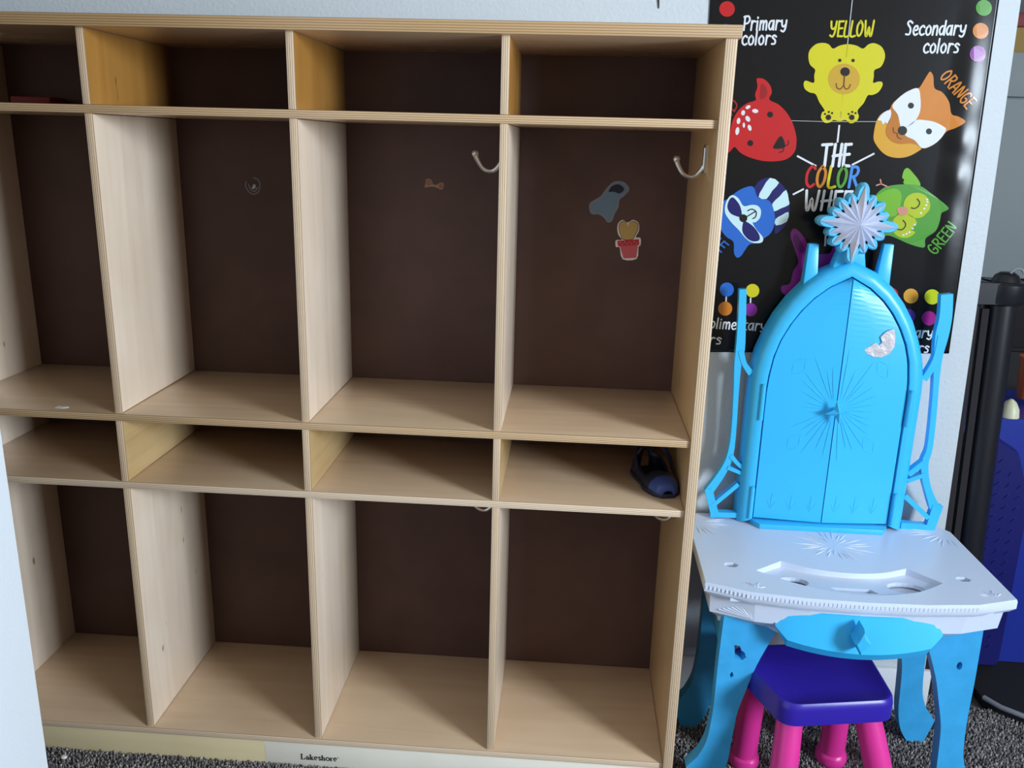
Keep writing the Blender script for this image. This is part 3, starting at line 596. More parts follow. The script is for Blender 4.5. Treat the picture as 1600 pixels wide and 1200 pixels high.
t = thing('peeled_sticker', at(396, 290, D), 'faint grey outline left by a peeled round sticker', 'sticker')
mb = MB(); mgl = ms('sticker_residue', (.19, .21, .25))
for pl in ([(68, 110), (62, 135), (85, 180), (120, 198), (155, 180), (165, 130), (150, 95), (120, 82)], [(85, 130), (100, 165), (130, 178), (148, 150)]):
    flat_ribbon(mb, spline([at(*zbn(*p), SY) for p in pl], n=4), .0022)
mb.build('residue_ring', mgl, t)
MB().prism([at(*zbn(*p), SY) for p in ((105, 160), (118, 128), (132, 130), (135, 150), (122, 162))], (0, .0004, 0)).build('paper_scrap', ms('sticker_scrap', (.5, .49, .48)), t)

# ------------------------------------------------------------------ toy vanity
VC = 0.274
VA = thing('toy_vanity', (VC, .12, 0), 'ice-blue and white plastic toy vanity with snowflake finial beside the locker', 'toy vanity')
V3 = lambda u, y, z: Vector((VC + u, y, z))
half = [(0, -.034), (.09, -.031), (.172, -.021), (.238, .003), (.236, .243), (.219, .272)]
outl = half + [(-u, y) for u, y in reversed(half[1:])]
ZTAB = .40
tray = spline([Vector((u, y, 0)) for u, y in ((.143, .043), (.085, .006), (.0, -.011), (-.08, .008), (-.150, .052))], n=5) + \
       spline([Vector((u, y, 0)) for u, y in ((-.101, .091), (-.055, .069), (0, .060), (.055, .067), (.102, .088))], n=5)
tray = [(p.x, p.y) for p in tray]
hexh = lambda cx, cy, a, b: [(cx - a, cy), (cx - a * .55, cy + b), (cx + a * .45, cy + b), (cx + a, cy), (cx + a * .5, cy - b), (cx - a * .5, cy - b)]
circ = lambda cx, cy, a, b, n=20: [(cx + a * math.cos(2 * math.pi * k / n), cy + b * math.sin(2 * math.pi * k / n)) for k in range(n)]
h1, h2 = hexh(-.187, .067, .0125, .0075), hexh(.182, .061, .0125, .0075)
tp = holed_prism('tabletop', outl, [tray, h1, h2], lambda p: V3(p[0], p[1], ZTAB), (0, 0, -.0125), M['white'], VA)
c1, c2 = circ(-.094, .033, .024, .018), circ(.083, .032, .030, .022)
sq = [(-.040, .018), (.022, .018), (.030, .002), (-.030, .002)]
holed_prism('tray_floor', [(-.165, -.014), (-.08, -.014), (0, -.014), (.08, -.014), (.16, -.014), (.16, .05), (.16, .105), (0, .105), (-.165, .105), (-.165, .05)], [c1, c2, sq], lambda p: V3(p[0], p[1], ZTAB - .0022 - .0103 * min(1, max(0, (p[1] + .012) / .1))), (0, 0, -.007), M['white'], VA)
MB().box(VC - .2, VC + .2, -.010, .11, ZTAB - .024, ZTAB - .0185).build('tray_bottom', M['white'], VA)
# moulded rim below the top, chamfered
mb = MB()
def ring(sc, dy, z): return [V3(u * sc, .12 + (y - .12) * sc + dy, z) for u, y in outl]
mb.loft([ring(1.0, 0, ZTAB - .0001), ring(1.006, 0, ZTAB - .004), ring(1.006, 0, ZTAB - .0155), ring(.975, 0, ZTAB - .0225)], cap=False)
mb.build('table_rim', M['white'], VA, smooth=True)
# bead ribs round the front of the rim
mb = MB()
fr = [(-.238, .003), (-.172, -.021), (-.09, -.031), (0, -.034), (.09, -.031), (.172, -.021)]
for a, b in zip(fr[:-1], fr[1:]):
    n = int(math.hypot(b[0] - a[0], b[1] - a[1]) / .0062)
    for k in range(n):
        u = a[0] + (b[0] - a[0]) * (k + .5) / n; y = a[1] + (b[1] - a[1]) * (k + .5) / n
        mb.box(VC + u * 1.006 - .0016, VC + u * 1.006 + .0016, .12 + (y - .12) * 1.006 - .0007, .12 + (y - .12) * 1.006 + .002, ZTAB - .011, ZTAB - .005)
mb.build('bead_moulding', M['white'], VA, kind='stuff')
# embossed frost stars
def frost(name, cu, cy, n, rmin, rmax, a0=0, a1=2 * math.pi, th=.0022, keep=lambda u, y: True):
    mb = MB(); rnd = random.Random(n * 7 + 1)
    for k in range(n):
        a = a0 + (a1 - a0) * (k + .5) / n + rnd.uniform(-.05, .05); r = rnd.uniform(rmin, rmax) if k % 2 else rmax * rnd.uniform(.8, 1)
        d = (math.cos(a), math.sin(a)); s_ = .18 * r
        while r > .01 and not keep(cu + d[0] * r, cy + d[1] * r): r *= .92
        p = (-d[1] * th, d[0] * th); m_ = s_ + (r - s_) * .55; zt = ZTAB + .0014
        P0, P1 = (cu + d[0] * s_, cy + d[1] * s_), (cu + d[0] * r, cy + d[1] * r); Mi = (cu + d[0] * m_, cy + d[1] * m_)
        mb.add([V3(*P0, ZTAB - .0005), V3(Mi[0] + p[0], Mi[1] + p[1], ZTAB - .0005), V3(*P1, ZTAB - .0005), V3(Mi[0] - p[0], Mi[1] - p[1], ZTAB - .0005), V3(*Mi, zt)],
               [(0, 1, 4), (1, 2, 4), (2, 3, 4), (3, 0, 4)])
    mb.build(name, M['white'], VA)
inside = lambda u, y: abs(u) < .232 and y < .262 - max(0, abs(u) - .2) and y > .1
frost('embossed_snowflake', .004, .158, 30, .03, .080, keep=lambda u, y: .100 < y < .232 and abs(u) < .2)
frost('embossed_frost', -.226, .235, 9, .03, .075, -1.6, .35, keep=inside)
frost('embossed_frost', .222, .235, 9, .03, .075, 2.8, 4.9, keep=inside)
frost('embossed_frost', -.165, -.010, 7, .012, .028, .2, 2.6, .0014)
frost('embossed_frost', .205, .005, 7, .012, .028, .5, 2.9, .0014)
# apron
def aring(ins, z, front=0): 
    r = []
    for u, y in outl:
        s_ = (abs(u) - ins) / abs(u) if abs(u) > .01 else 1
        r.append(V3(u * s_, y + (ins * .9 + front if y < .1 else -ins * .5), z))
    return r
mb = MB(); mb.loft([aring(.010, ZTAB - .018), aring(.013, .341, .002), aring(.026, .327, .005), aring(.031, .322, .006), aring(.032, .313, .007)], cap=False)
mb.loft([aring(.032, .313, .007), aring(.20, .315, .05)], cap=False)
mb.build('apron', M['white'], VA, smooth=False)
mb = MB()
ya = lambda u: .0167 + (u + .225) / .066 * -.024
for k in range(8):
    u1 = -.212 + .006 * k; z1 = .349 + .0030 * k; u0_, z0 = -.163, .345
    mb.tube([V3(u0_, ya(u0_) - .0012, z0), V3(u1, ya(u1) - .0018, z1)], [.0006, .0014], 6)
mb.build('apron_frost', M['white'], VA)
# drawer front
mb = MB(); NU = 28; rows_ = [[], [], [], []]
for i in range(NU + 1):
    t = -1 + 2 * i / NU; u = .128 * t; bul = -.0165 - .018 * (1 - t * t); e_ = max(0, (abs(t) - .86) / .14)
    ztop = .3715 - .023 * e_; zbot = .2985 + .012 * t * t + .026 * e_; zc_ = .313 + .013 * t * t + .015 * e_
    uu = u
    rows_[0].append(V3(uu * .98, .012, ztop)); rows_[1].append(V3(uu, bul + .009, ztop - .0005)); rows_[2].append(V3(uu, bul - .004 * (1 - e_), zc_)); rows_[3].append(V3(uu * .985, bul + .005, zbot))
rows_.append([p + Vector((0, .035 - 0, .002)) for p in rows_[3]])
mb.loft(rows_, cap=False, closed=False)
dr = mb.build('drawer_front', M['ice'], VA, smooth=True)
dr.data.set_sharp_from_angle(angle=math.radians(18))
kn = MB()
kq = [at(x_, y_, -.062) for x_, y_ in ((1345, 1026), (1337, 1009), (1343, 1002), (1352, 985), (1353, 999), (1363, 1008))]
kn.loft([[p + Vector((0, .030, 0)) for p in kq], [p + Vector((0, .004, 0)) for p in kq], [sum(kq, Vector()) / 6 + (p - sum(kq, Vector()) / 6) * .8 for p in kq]])
kn.build('drawer_knob', M['ice'], dr)
# legs
lp = [(.105, .345), (.120, .308), (.142, .25), (.155, .2), (.165, .155), (.169, .1), (.172, .06), (.182, .02), (.200, -.008), (.225, -.008), (.240, .045), (.222, .068), (.210, .10), (.205, .15), (.204, .2), (.204, .25), (.202, .345)]
lps = [(p.x, p.y) for p in spline([Vector((u, z, 0)) for u, z in lp[:9]], n=4)] + [(p.x, p.y) for p in spline([Vector((u, z, 0)) for u, z in lp[9:11]], n=1)] + [(p.x, p.y) for p in spline([Vector((u, z, 0)) for u, z in lp[11:]], n=4)]
hole_l = [(.181, .285), (.178, .262), (.166, .258), (.160, .264), (.163, .272), (.169, .276), (.172, .284)]
hole_s = [(.183, .2300), (.180, .236), (.177, .228), (.181, .224)]
hole_r = circ(.176, .272, .0045, .0075, 10)
for sgn, y0, hs in ((-1, .012, [hole_l, hole_s]), (1, .012, [hole_r]), (-1, .185, []), (1, .185, [])):
    holed_prism('leg', lps, hs, lambda p: V3(sgn * p[0], y0, p[1]), (0, .024, 0), M['ice2'], VA)
for sgn in (-1, 1):
    MB().box(*sorted((VC + sgn * .175, VC + sgn * .198)), .03, .19, .26, .33).build('leg_brace', M['ice2'], VA, bevel=.003)
# --- mirror cabinet with pointed arch
OUT = [(.147, .399), (.147, .55), (.147, .66), (.145, .69), (.139, .72), (.128, .752), (.114, .784), (.095, .814), (.072, .841), (.042, .865), (.0, .884)]
INN = [(.121, .410), (.121, .55), (.121, .65), (.119, .68), (.114, .715), (.105, .745), (.092, .772), (.076, .797), (.057, .819), (.033, .839), (.0, .857)]
full = lambda L_: [(-u, z) for u, z in L_] + list(reversed(L_[:-1]))
O_, I_ = full(OUT), full(INN)
mb = MB(); sect = []
for (a, za_), (b, zb2) in zip(O_, I_):
    l = lambda t: (a + (b - a) * t, za_ + (zb2 - za_) * t)
    r = [V3(a, .284, za_), V3(a, .246, za_)]
    for t_, y_ in ((.25, .238), (.62, .234), (.95, .2355), (1.0, .252)): r.append(V3(l(t_)[0], y_, l(t_)[1]))
    sect.append(r)
mb.loft(sect, cap=True, closed=False); mb.f.pop(); mb.f.pop(); mb.m.pop(); mb.m.pop()
mb.build('arch_frame', M['ice'], VA, smooth=True)
MB().prism([V3(u * .985, .252, .40 + (z - .40) * .993) for u, z in O_], (0, .0335, 0)).build('cabinet_back', M['ice'], VA)
def wid(z):
    for (u0_, z0), (u1, z1) in zip(INN[:-1], INN[1:]):
        if z0 <= z <= z1: return u0_ + (u1 - u0_) * (z - z0) / (z1 - z0)
    return 0
doors = []
for sgn in (-1, 1):
    zs_ = [.412 + (.8555 - .412) * (1 - (1 - k / 40) ** 1.4) for k in range(41)]
    mb = MB(); rr = []
    for z in zs_:
        w_ = max(wid(z) - .002, .0012)
        rr.append([V3(sgn * w_, .246, z), V3(sgn * w_, .2385, z), V3(sgn * (.0009 + (w_ - .0009) * .5), .2325 + .0005, z), V3(sgn * .0009, .2285, z), V3(sgn * .0009, .246, z)])
    mb.loft(rr, cap=True)
    doors.append(mb.build('cabinet_door', M['ice'], VA))
# relief on the doors
def dsurf(u, z, dy=0):   # point on the door face
    w_ = max(wid(z) - .002, .002); t = min(1, abs(u) / w_)
    y = .2285 + (.0045 * t / .5 if t < .5 else .0045 + .0055 * (t - .5) / .5)
    return V3(u, y - dy, z)
def relief(mbx, pts, wd=.0012, h=.0012):
    P = [dsurf(*p) for p in pts]
    for a, b in zip(P[:-1], P[1:]):
        d = (b - a); nrm = Vector((-d.z, 0, d.x)).normalized() * wd; mid = (a + b) / 2
        mbx.add([a, mid + nrm, b, mid - nrm, mid + Vector((0, -h, 0)), a + d * .15 + Vector((0, -h * .6, 0)), b - d * .15 + Vector((0, -h * .6, 0))], [(0, 1, 5), (5, 1, 4), (4, 1, 6), (6, 1, 2), (0, 5, 3), (5, 4, 3), (4, 6, 3), (6, 2, 3)])
KC = (-.004, .626)
for sgn, door in ((-1, doors[0]), (1, doors[1])):
    mb = MB(); rnd = random.Random(11 + sgn)
    for k in range(15):
        a = math.radians(-84 + 168 * k / 14 + rnd.uniform(-3, 3)); r = (.055 + .035 * abs(math.sin(a))) * rnd.uniform(.75, 1.15)
        relief(mb, [(KC[0] * 0 + sgn * (.004 + math.cos(a) * .012), KC[1] + math.sin(a) * .014), (sgn * (.004 + math.cos(a) * r), KC[1] + math.sin(a) * r * 1.12)], .0014, .0013)
    mb.build('embossed_rays', M['ice'], door)
    for cx, cz in ((.070, .700), (.064, .562)):
        mb = MB(); cx *= sgn; d = [(cx - .010 * sgn, cz + .016), (cx + .010 * sgn, cz + .008), (cx + .011 * sgn, cz - .016), (cx - .008 * sgn, cz - .009), (cx - .010 * sgn, cz + .016)]
        for a, b in zip(d[:-1], d[1:]): relief(mb, [a, b], .0009, .0007)
        mb.build('embossed_diamond', M['ice'], door)
    for k in range(3):
        mb = MB(); x_ = sgn * (.022 + .034 * k); zt_ = .466
        relief(mb, [(x_, zt_), (x_ - .002, zt_ - .036)], .0011, .0009)
        for q_ in (-1, 1): relief(mb, [(x_ + q_ * .0085, zt_ - .016), (x_ - .002, zt_ - .036)], .0009, .0007)
        mb.build('embossed_arrow', M['ice'], door)
# star knob
mb = MB(); kc = V3(KC[0] + .003, .2135, KC[1]); st = []
for k in range(8):
    a = math.pi / 4 * k + .2; r = .022 if k % 2 == 0 else .008
    st.append((math.cos(a) * r, math.sin(a) * r))
mb.add([kc + Vector((x_, 0, z_)) for x_, z_ in st] + [kc + Vector((0, -.009, 0)), kc + Vector((0, .007, 0))], [(k, (k + 1) % 8, 8) for k in range(8)] + [((k + 1) % 8, k, 9) for k in range(8)])
mb.tube([kc + Vector((0, .002, 0)), kc + Vector((0, .018, 0))], .006, 8)
mb.build('star_knob', M['ice'], doors[0])
# torn foil decal on the right door
zq = Q(1300, 400, 4.8)
fq = [zq(*p) for p in ((243, 705), (280, 680), (325, 652), (355, 668), (378, 650), (365, 610), (400, 575), (440, 555), (468, 550), (476, 610), (470, 680), (430, 735), (370, 760), (310, 755), (265, 735))]
MB().prism([at(x_, y_, .2312) for x_, y_ in fq], (0, .004, 0)).build('foil_decal', M['foil'], doors[1], label='torn silver foil decal')
# hinges and sill
for sgn in (-1, 1):
    for z0, z1 in ((.600, .662), (.412, .470)):
        mb = MB().tube([V3(sgn * .1265, .2345, z0), V3(sgn * .1265, .2345, z1)], .0046, 10)
        mb.tube([V3(sgn * .1265, .233, z1), V3(sgn * .1265, .233, z1 + .004)], .0035, 8).build('hinge', M['ice'], VA, smooth=True)
MB().prism([V3(-.112, .214, .400), V3(.106, .214, .400), V3(.121, .240, .400), V3(-.127, .240, .400)], (0, 0, .0095)).build('cabinet_sill', M['ice'], VA, bevel=.0015)
# spires and finial neck
for b_, t_ in (((1264, 440), (1270.5, 380)), ((1375, 443), (1387.5, 381))):
    pb, pt = at(*b_, .262), at(*t_, .262); sq4 = ((-1, -1), (1, -1), (1, 1), (-1, 1))
    MB().loft([[pb + Vector((a * .0125, b * .012, -.012)) for a, b in sq4], [pt + Vector((a * .0085, b * .007, 0)) for a, b in sq4]]).build('spire', M['ice'], VA, bevel=.002)
MB().loft([[V3(-.003 + a * .030, .262 + b * .014, .862) for a, b in ((-1, -1), (1, -1), (1, 1), (-1, 1))], [V3(-.002 + a * .018, .255 + b * .012, .915) for a, b in ((-1, -1), (1, -1), (1, 1), (-1, 1))]]).build('finial_neck', M['ice'], VA, bevel=.004)
# snowflake finial
fc = V3(-.004, .236, .9455)
mb = MB(); fm = MB()
lens = {0: .067, 4: .067, 8: .067, 12: .066}
for k in range(16):
    a = math.pi / 2 - .06 - 2 * math.pi * k / 16; L_ = lens.get(k, .052 if k % 2 else .0535)
    d = Vector((math.cos(a), 0, math.sin(a))); n_ = Vector((-d.z, 0, d.x))
    wd = .0088 if k % 4 else .0100
    prof = [(.0, .4), (.4, .95), (.7, 1.0), (.88, .86), (.96, .55), (1.0, .15)]
    lft = [fc + d * (L_ * s_) + n_ * wd * q_ for s_, q_ in prof]; rgt = [fc + d * (L_ * s_) - n_ * wd * q_ for s_, q_ in prof]
    poly = lft + list(reversed(rgt))
    mb.loft([[p + Vector((0, .012, 0)) for p in poly], [p + Vector((0, -.002, 0)) for p in poly], [fc + (p - fc) * .93 + Vector((0, -.008, 0)) for p in poly]])
    # pearly faceted blade on top
    b0 = fc + Vector((0, -.009, 0)); tip = b0 + d * (L_ * .95); c0 = fc + Vector((0, -.021, 0)); m1 = b0 + d * (L_ * .46)
    fm.add([c0, m1 + n_ * wd * .80, tip, m1 - n_ * wd * .80, m1 + Vector((0, -.0085, 0))], [(0, 1, 4), (1, 2, 4), (2, 3, 4), (3, 0, 4)])
sf = mb.build('snowflake_finial', mat('pale_ice_plastic', (.10, .52, .84), .3), VA)
fm.build('pearl_facets', M['pearl'], sf)
# side wings: flat openwork brackets
def ribbon_prism(mb, pts, wpx, y0, th, sp=True):
    P = [Vector((p[0], p[1], w_)) for p, w_ in zip(pts, wpx)]
    if sp and len(P) > 2: P = spline(P, n=4)
    q = [at(p.x, p.y, y0) for p in P]; ws = [p.z * .00110 for p in P]; n = len(q); secs = []
    for i, p in enumerate(q):
        t = (q[min(i + 1, n - 1)] - q[max(i - 1, 0)]).normalized(); nn = Vector((-t.z, 0, t.x)) * ws[i] / 2; o = Vector((0, th, 0))
        secs.append([p + nn, p - nn, p - nn + o, p + nn + o])
    mb.loft(secs)
wl = MB(); YW = .248
for pts, ws in (([(1161, 452), (1159.5, 500), (1157, 545), (1153, 570), (1150, 620), (1146, 680), (1140, 715), (1128, 740), (1108, 768)], [11, 12, 14, 11, 8, 8, 10, 12, 14]), ([(1107, 764), (1118, 808)], [13, 13]),
                ([(1158, 548), (1163, 568), (1174, 584)], [9, 8, 10]), ([(1142, 712), (1152, 724), (1162, 732)], [7, 6, 7]), ([(1137, 731), (1162, 741)], [6, 6]), ([(1113, 791), (1154, 757)], [7, 7]), ([(1110, 804), (1165, 806)], [9, 9])):
    wj = len(wl.v) * 6e-6; ribbon_prism(wl, pts, ws, YW - wj, .014)
wl.build('side_bracket', M['ice'], VA)
wr_ = MB()
for pts, ws in (([(1480, 460), (1478, 495), (1472, 525), (1466, 560), (1463, 600), (1459, 650), (1453, 700), (1446, 722), (1446, 745), (1452, 770), (1461, 793)], [18, 19, 20, 13, 9, 9, 9, 11, 11, 11, 16]), ([(1466, 790), (1453, 829)], [17, 15]),
                ([(1474, 525), (1463, 563), (1444, 594)], [16, 11, 10]), ([(1446, 722), (1420, 742)], [9, 9]), ([(1446, 742), (1418, 752)], [7, 7]), ([(1414, 775), (1451, 810)], [8, 8]), ([(1408, 822), (1454, 826)], [12, 12])):
    wj = len(wr_.v) * 6e-6; ribbon_prism(wr_, pts, ws, YW - wj, .014)
wr_.build('side_bracket', M['ice'], VA)

# ------------------------------------------------------------------ stool under the vanity
SC = Vector((.234, .022, 0)); th = math.radians(10.5); ex_ = Vector((math.cos(th), math.sin(th), 0)); ey_ = Vector((-math.sin(th), math.cos(th), 0))
ST = thing('toddler_stool', (SC.x, SC.y, 0), 'violet-blue plastic stool with pink legs tucked under the toy vanity', 'stool')
cor = [(-.092, -.085), (.092, -.085), (.122, .085), (-.122, .085)]
def rounded(cs, r, n=6):
    out = []
    for i in range(len(cs)):
        p0, p1, p2 = Vector(cs[i - 1]), Vector(cs[i]), Vector(cs[(i + 1) % len(cs)])
        a = p1 + (p0 - p1).normalized() * r; b = p1 + (p2 - p1).normalized() * r
        for k in range(n + 1):
            t = k / n; out.append((1 - t) ** 2 * a + 2 * t * (1 - t) * p1 + t * t * b)
    return out
ro = rounded(cor, .028)
sr = lambda sc, z: [SC + ex_ * (p.x * sc) + ey_ * (p.y * sc) + Vector((0, 0, z)) for p in ro]
MB().loft([sr(.90, .203), sr(1.0, .203), sr(1.0, .228), sr(.985, .236), sr(.955, .2395), sr(.92, .2395), sr(.89, .2375), sr(.5, .2365)]).build('seat', M['purple'], ST, smooth=True)
for tx, ty, bx_, by_ in ((-.062, -.045, -.088, -.098), (.062, -.045, .098, -.098), (-.078, .055, -.070, .086), (.078, .055, .092, .080)):
    tpnt = SC + ex_ * tx + ey_ * ty + Vector((0, 0, .206)); bpnt = SC + ex_ * bx_ + ey_ * by_
    pts = []; rad = []
    for k in range(11):
        t = k / 10; bow = math.sin(math.pi * min(t, 1)) * .008
        p = tpnt.lerp(bpnt + Vector((0, 0, .022)), t); p += (bpnt - tpnt).normalized().cross(Vector((0, 0, 1))).cross(Vector((0, 0, 1))) * -bow
        pts.append(p); rad.append(.0205 + .002 * t)
    for z, r in ((.016, .0265), (.006, .0275), (-.003, .0255), (-.008, .020)): pts.append(bpnt + Vector((0, 0, z))); rad.append(r)
    MB().tube(pts, rad, 20).build('leg', M['pink'], ST, smooth=True)

# ------------------------------------------------------------------ child's shoe on the lower shelf
SH = thing('toddler_shoe', (-.035, .11, Z3), 'small navy rubber toddler shoe with heel strap in the right cubby', 'shoe')
toe, heel = Vector((-.027, .050, Z3)), Vector((-.056, .176, Z3)); ax = (toe - heel); Ls = ax.length; ax.normalize(); sd = Vector((-ax.y, ax.x, 0)) * -1
prof = [(0, .008, .038), (.03, .022, .042), (.12, .028, .043), (.3, .029, .036), (.45, .027, .027), (.58, .027, .024), (.68, .029, .027), (.80, .026, .026), (.92, .020, .021), (1.0, .010, .010)]
def shoe_rings(g=0, z0=0):
    rr = []
    for t, w_, h in prof:
        rr.append([heel + ax * (t * Ls) + sd * (math.cos(a) * (w_ - g)) + Vector((0, 0, z0 + .004 + max(0, math.sin(a)) ** .8 * (h - g))) for a in [math.pi * k / 16 for k in range(17)]])
    return rr
R_ = shoe_rings()
mb = MB(); n = 17; vs = [p for r in R_ for p in r]; fb, ft = [], []
for i in range(len(R_) - 1):
    for k in range(16):
        t = prof[i][0]
        if .03 <= t < .58 and 3 <= k <= 12: continue
        (ft if t >= .79 else fb).append((i * n + k, i * n + k + 1, (i + 1) * n + k + 1, (i + 1) * n + k))
mb.add(vs, fb + ft); mb.m = [0] * len(fb) + [1] * len(ft)
up_ = mb.build('upper', [M['rubber'], M['rubber_toe']], SH, smooth=True); up_.modifiers.new('t', 'SOLIDIFY').thickness = .003
out = [heel + ax * (t * Ls) + sd * w_ * 1.06 for t, w_, h in prof] + [heel + ax * (t * Ls) - sd * w_ * 1.06 for t, w_, h in reversed(prof)]
MB().prism([p + Vector((0, 0, .0005)) for p in out], (0, 0, .007)).build('sole', M['rubber'], SH, bevel=.001)
MB().prism([p * 1 + Vector((0, 0, .0078)) for p in [heel + ax * (t * Ls) + sd * w_ * .8 for t, w_, h in prof[1:-1]] + [heel + ax * (t * Ls) - sd * w_ * .8 for t, w_, h in reversed(prof[1:-1])]], (0, 0, .001)).build('insole', M['lining'], SH)
mb = MB(); secs = []
for k in range(15):
    a = math.pi * k / 14; c = heel + ax * (.42 * Ls - .34 * Ls * math.sin(a)) + sd * (math.cos(a) * .031) + Vector((0, 0, .026 + .036 * math.sin(a)))
    o = Vector((0, 0, .0065)); tn = (sd * math.cos(a) - ax * math.sin(a)).normalized() * .0015
    secs.append([c - o - tn, c - o + tn, c + o + tn, c + o - tn])
mb.loft(secs).build('heel_strap', M['rubber'], SH, smooth=True)

# ------------------------------------------------------------------ small things in and around the locker
rb = MB(); rb.box(-1.155, -1.085, .225, .275, Z1 + .0005, Z1 + .017); rb.build('red_booklet', M['red_cloth'], label='dark red flat booklet at the back of the top left cubby', cat='booklet', bevel=.002)
mb = MB(); c = atz(97, 637, Z2)
mb.prism([c + Vector((x_, y_, .0004)) for x_, y_ in ((-.010, -.004), (.004, -.005), (.011, .001), (.007, .006), (-.004, .004), (-.009, .006))], (0, 0, .0006)).build('tape_scrap', M['paper'], label='torn white tape scrap on the left seat shelf', cat='scrap')
mb = MB(); c = atz(105, 1169, .012); mb.ball((c.x, c.y - .012, .003), .0055, 8, sc=(1.1, .8, .6)); mb.build('white_crumb', M['paper'], label='white crumb on the carpet below the plinth', cat='crumb', smooth=True)

# ------------------------------------------------------------------ beyond the wall end
GP = thing('gate_post', (.59, .37, 0), 'tall black retractable gate post with wide cap beside the wall end', 'gate')
tilt = lambda z: .618 - .047 * z
mb = MB(); mb.tube([(tilt(0) + .005, .372, -.008), (tilt(.4) + .005, .372, .4), (tilt(.80) + .005, .372, .80)], .030, 24).build('post_tube', M['black'], GP, smooth=True)
mb = MB(); mb.loft([[(tilt(z) - .053 + a * .010, .350 + b * .012, z) for a, b in ((-1, -1), (1, -1), (1, 1), (-1, 1))] for z in (-.008, .4, .80)]).build('wall_rail', M['charcoal'], GP, bevel=.003)
mb = MB(); mb.loft([[(tilt(z) - .033 + a * .006, .340 + b * .004, z) for a, b in ((-1, -1), (1, -1), (1, 1), (-1, 1))] for z in (0.05, .4, .795)]).build('mesh_edge', M['charcoal'], GP)
mb = MB()
for c, r in ((tilt(.82) + .006, .040), (tilt(.82) - .04, .028)):
    mb.tube([(c, .370, .802), (c, .370, .806), (c, .370, .838), (c, .370, .842)], [r - .003, r, r, r - .004], 24)
mb.box(tilt(.82) - .05, tilt(.82) + .006, .338, .40, .803, .841)
mb.build('cap', M['black'], GP, smooth=True)
mb = MB(); c = tilt(.85) + .012; mb.tube([(c, .37, .838), (c, .37, .852), (c, .37, .858)], [.026, .020, .012], 16)
mb.build('lock_dial', M['black'], GP, smooth=True)
mb = MB(); mb.tube([(c + .008 + .011 * math.cos(t), .352, .858 + .009 * math.sin(t)) for t in [k * math.pi / 8 for k in range(9)]], .0022, 8).build('dial_ring', M['rim'], GP, smooth=True)

# blue bin with an embossed front
BB = thing('blue_bin', (.80, .56, .012), 'dark blue plastic bin with embossed front behind the gate post', 'bin')
rc = [Vector((p.x, 0, p.y)) for p in rounded([(.565, .012), (1.02, .012), (1.02, .556), (.565, .556)], .05, 8)]
mb = MB(); mb.loft([[p + Vector((0, .455, 0)) for p in rc], [(p - Vector((.79, 0, .28))) * 1.0 + Vector((.79, .47, .28)) for p in rc], [(p - Vector((.79, 0, .28))) * .97 + Vector((.79, .76, .27)) for p in rc]]).build('bin_body', M['bin'], BB, smooth=True)
rp = [Vector((p.x, 0, p.y)) for p in rounded([(.560, .016), (.742, .016), (.738, .40), (.700, .50), (.655, .527), (.560, .535)], .014, 5)]
fp = MB(); fp.loft([[p + Vector((0, .456, 0)) for p in rp], [p + Vector((0, .428, 0)) for p in rp], [(p - Vector((.65, 0, .27))) * .975 + Vector((.65, .421, .27)) for p in rp]])
fpo = fp.build('front_panel', M['bin_d'], BB, smooth=True)
mb = MB(); rnd = random.Random(5)
for cx in (.668, .690, .712):
    for k in range(16):
        z = .475 - .024 * k - (cx - .668) * 1.2; s_ = rnd.uniform(.004, .007)
        mb.prism([(cx - s_, .4195, z), (cx - s_ + .003, .4195, z), (cx + s_, .4195, z + .009), (cx + s_ - .003, .4195, z + .009)], (0, .004, 0))
mb.build('embossed_marks', M['bin_d'], fpo, kind='stuff')
mb = MB(); kc = at(1574, 671, .47); mb.tube([(kc.x, .475, .556), (kc.x, .475, .572), (kc.x, .475, .586), (kc.x, .475, .592)], [.019, .017, .010, .003], 16).build('round_knob', M['cream'], BB, smooth=True, label='cream knob')
# black tray the bin stands on
TRY = thing('black_tray', (.85, .5, 0), 'low black tray with grey rim on the carpet under the blue bin', 'tray')
tq = [Vector(p) for p in ((.665, .315, -.008), (.685, .285, -.008), (.725, .255, -.008), (.80, .235, -.008), (1.15, .235, -.008), (1.15, .85, -.008), (.56, .85, -.008), (.56, .43, -.008), (.665, .43, -.008))]
MB().prism(tq, (0, 0, .018)).build('tray_base', M['black_matt'], TRY, bevel=.002)
MB().tube([p + Vector((0, 0, .022)) for p in tq[:5]], .0055, 10).build('tray_rim', M['rim'], TRY, smooth=True)
# cabinets further back
BC = thing('black_cabinet', (1.1, 1.1, 0), 'black low cabinet deep in the recess behind the blue bin', 'cabinet')
MB().box(.60, 1.6, .90, 1.3, -.0105, .775).build('body', M['black_matt'], BC, bevel=.004)
MB().box(.605, 1.08, .888, .90, .03, .60).build('cabinet_door', M['black_matt'], BC, bevel=.003)
MB().box(.605, 1.08, .888, .90, .61, .765).build('drawer', M['charcoal'], BC, bevel=.003)
GC = thing('grey_cabinet', (1.1, 1.1, .776), 'smooth grey cabinet with one thin seam standing on the black cabinet', 'cabinet')
MB().box(.60, 1.6, .905, 1.3, .776, 1.286).build('body', M['grey'], GC, bevel=.003)
MB().box(.60, 1.6, .892, .905, .778, 1.186).build('front_panel', M['grey'], GC, bevel=.002)
MB().box(.60, 1.6, .892, .905, 1.190, 1.285).build('front_panel', M['grey'], GC, bevel=.002)
OB = thing('ochre_box', (.85, 1.05, 1.287), 'ochre cardboard box with a red lid on the grey cabinet', 'box')
MB().box(.72, 1.0, .95, 1.2, 1.287, 1.345).build('box_body', M['ochre'], OB, bevel=.002)
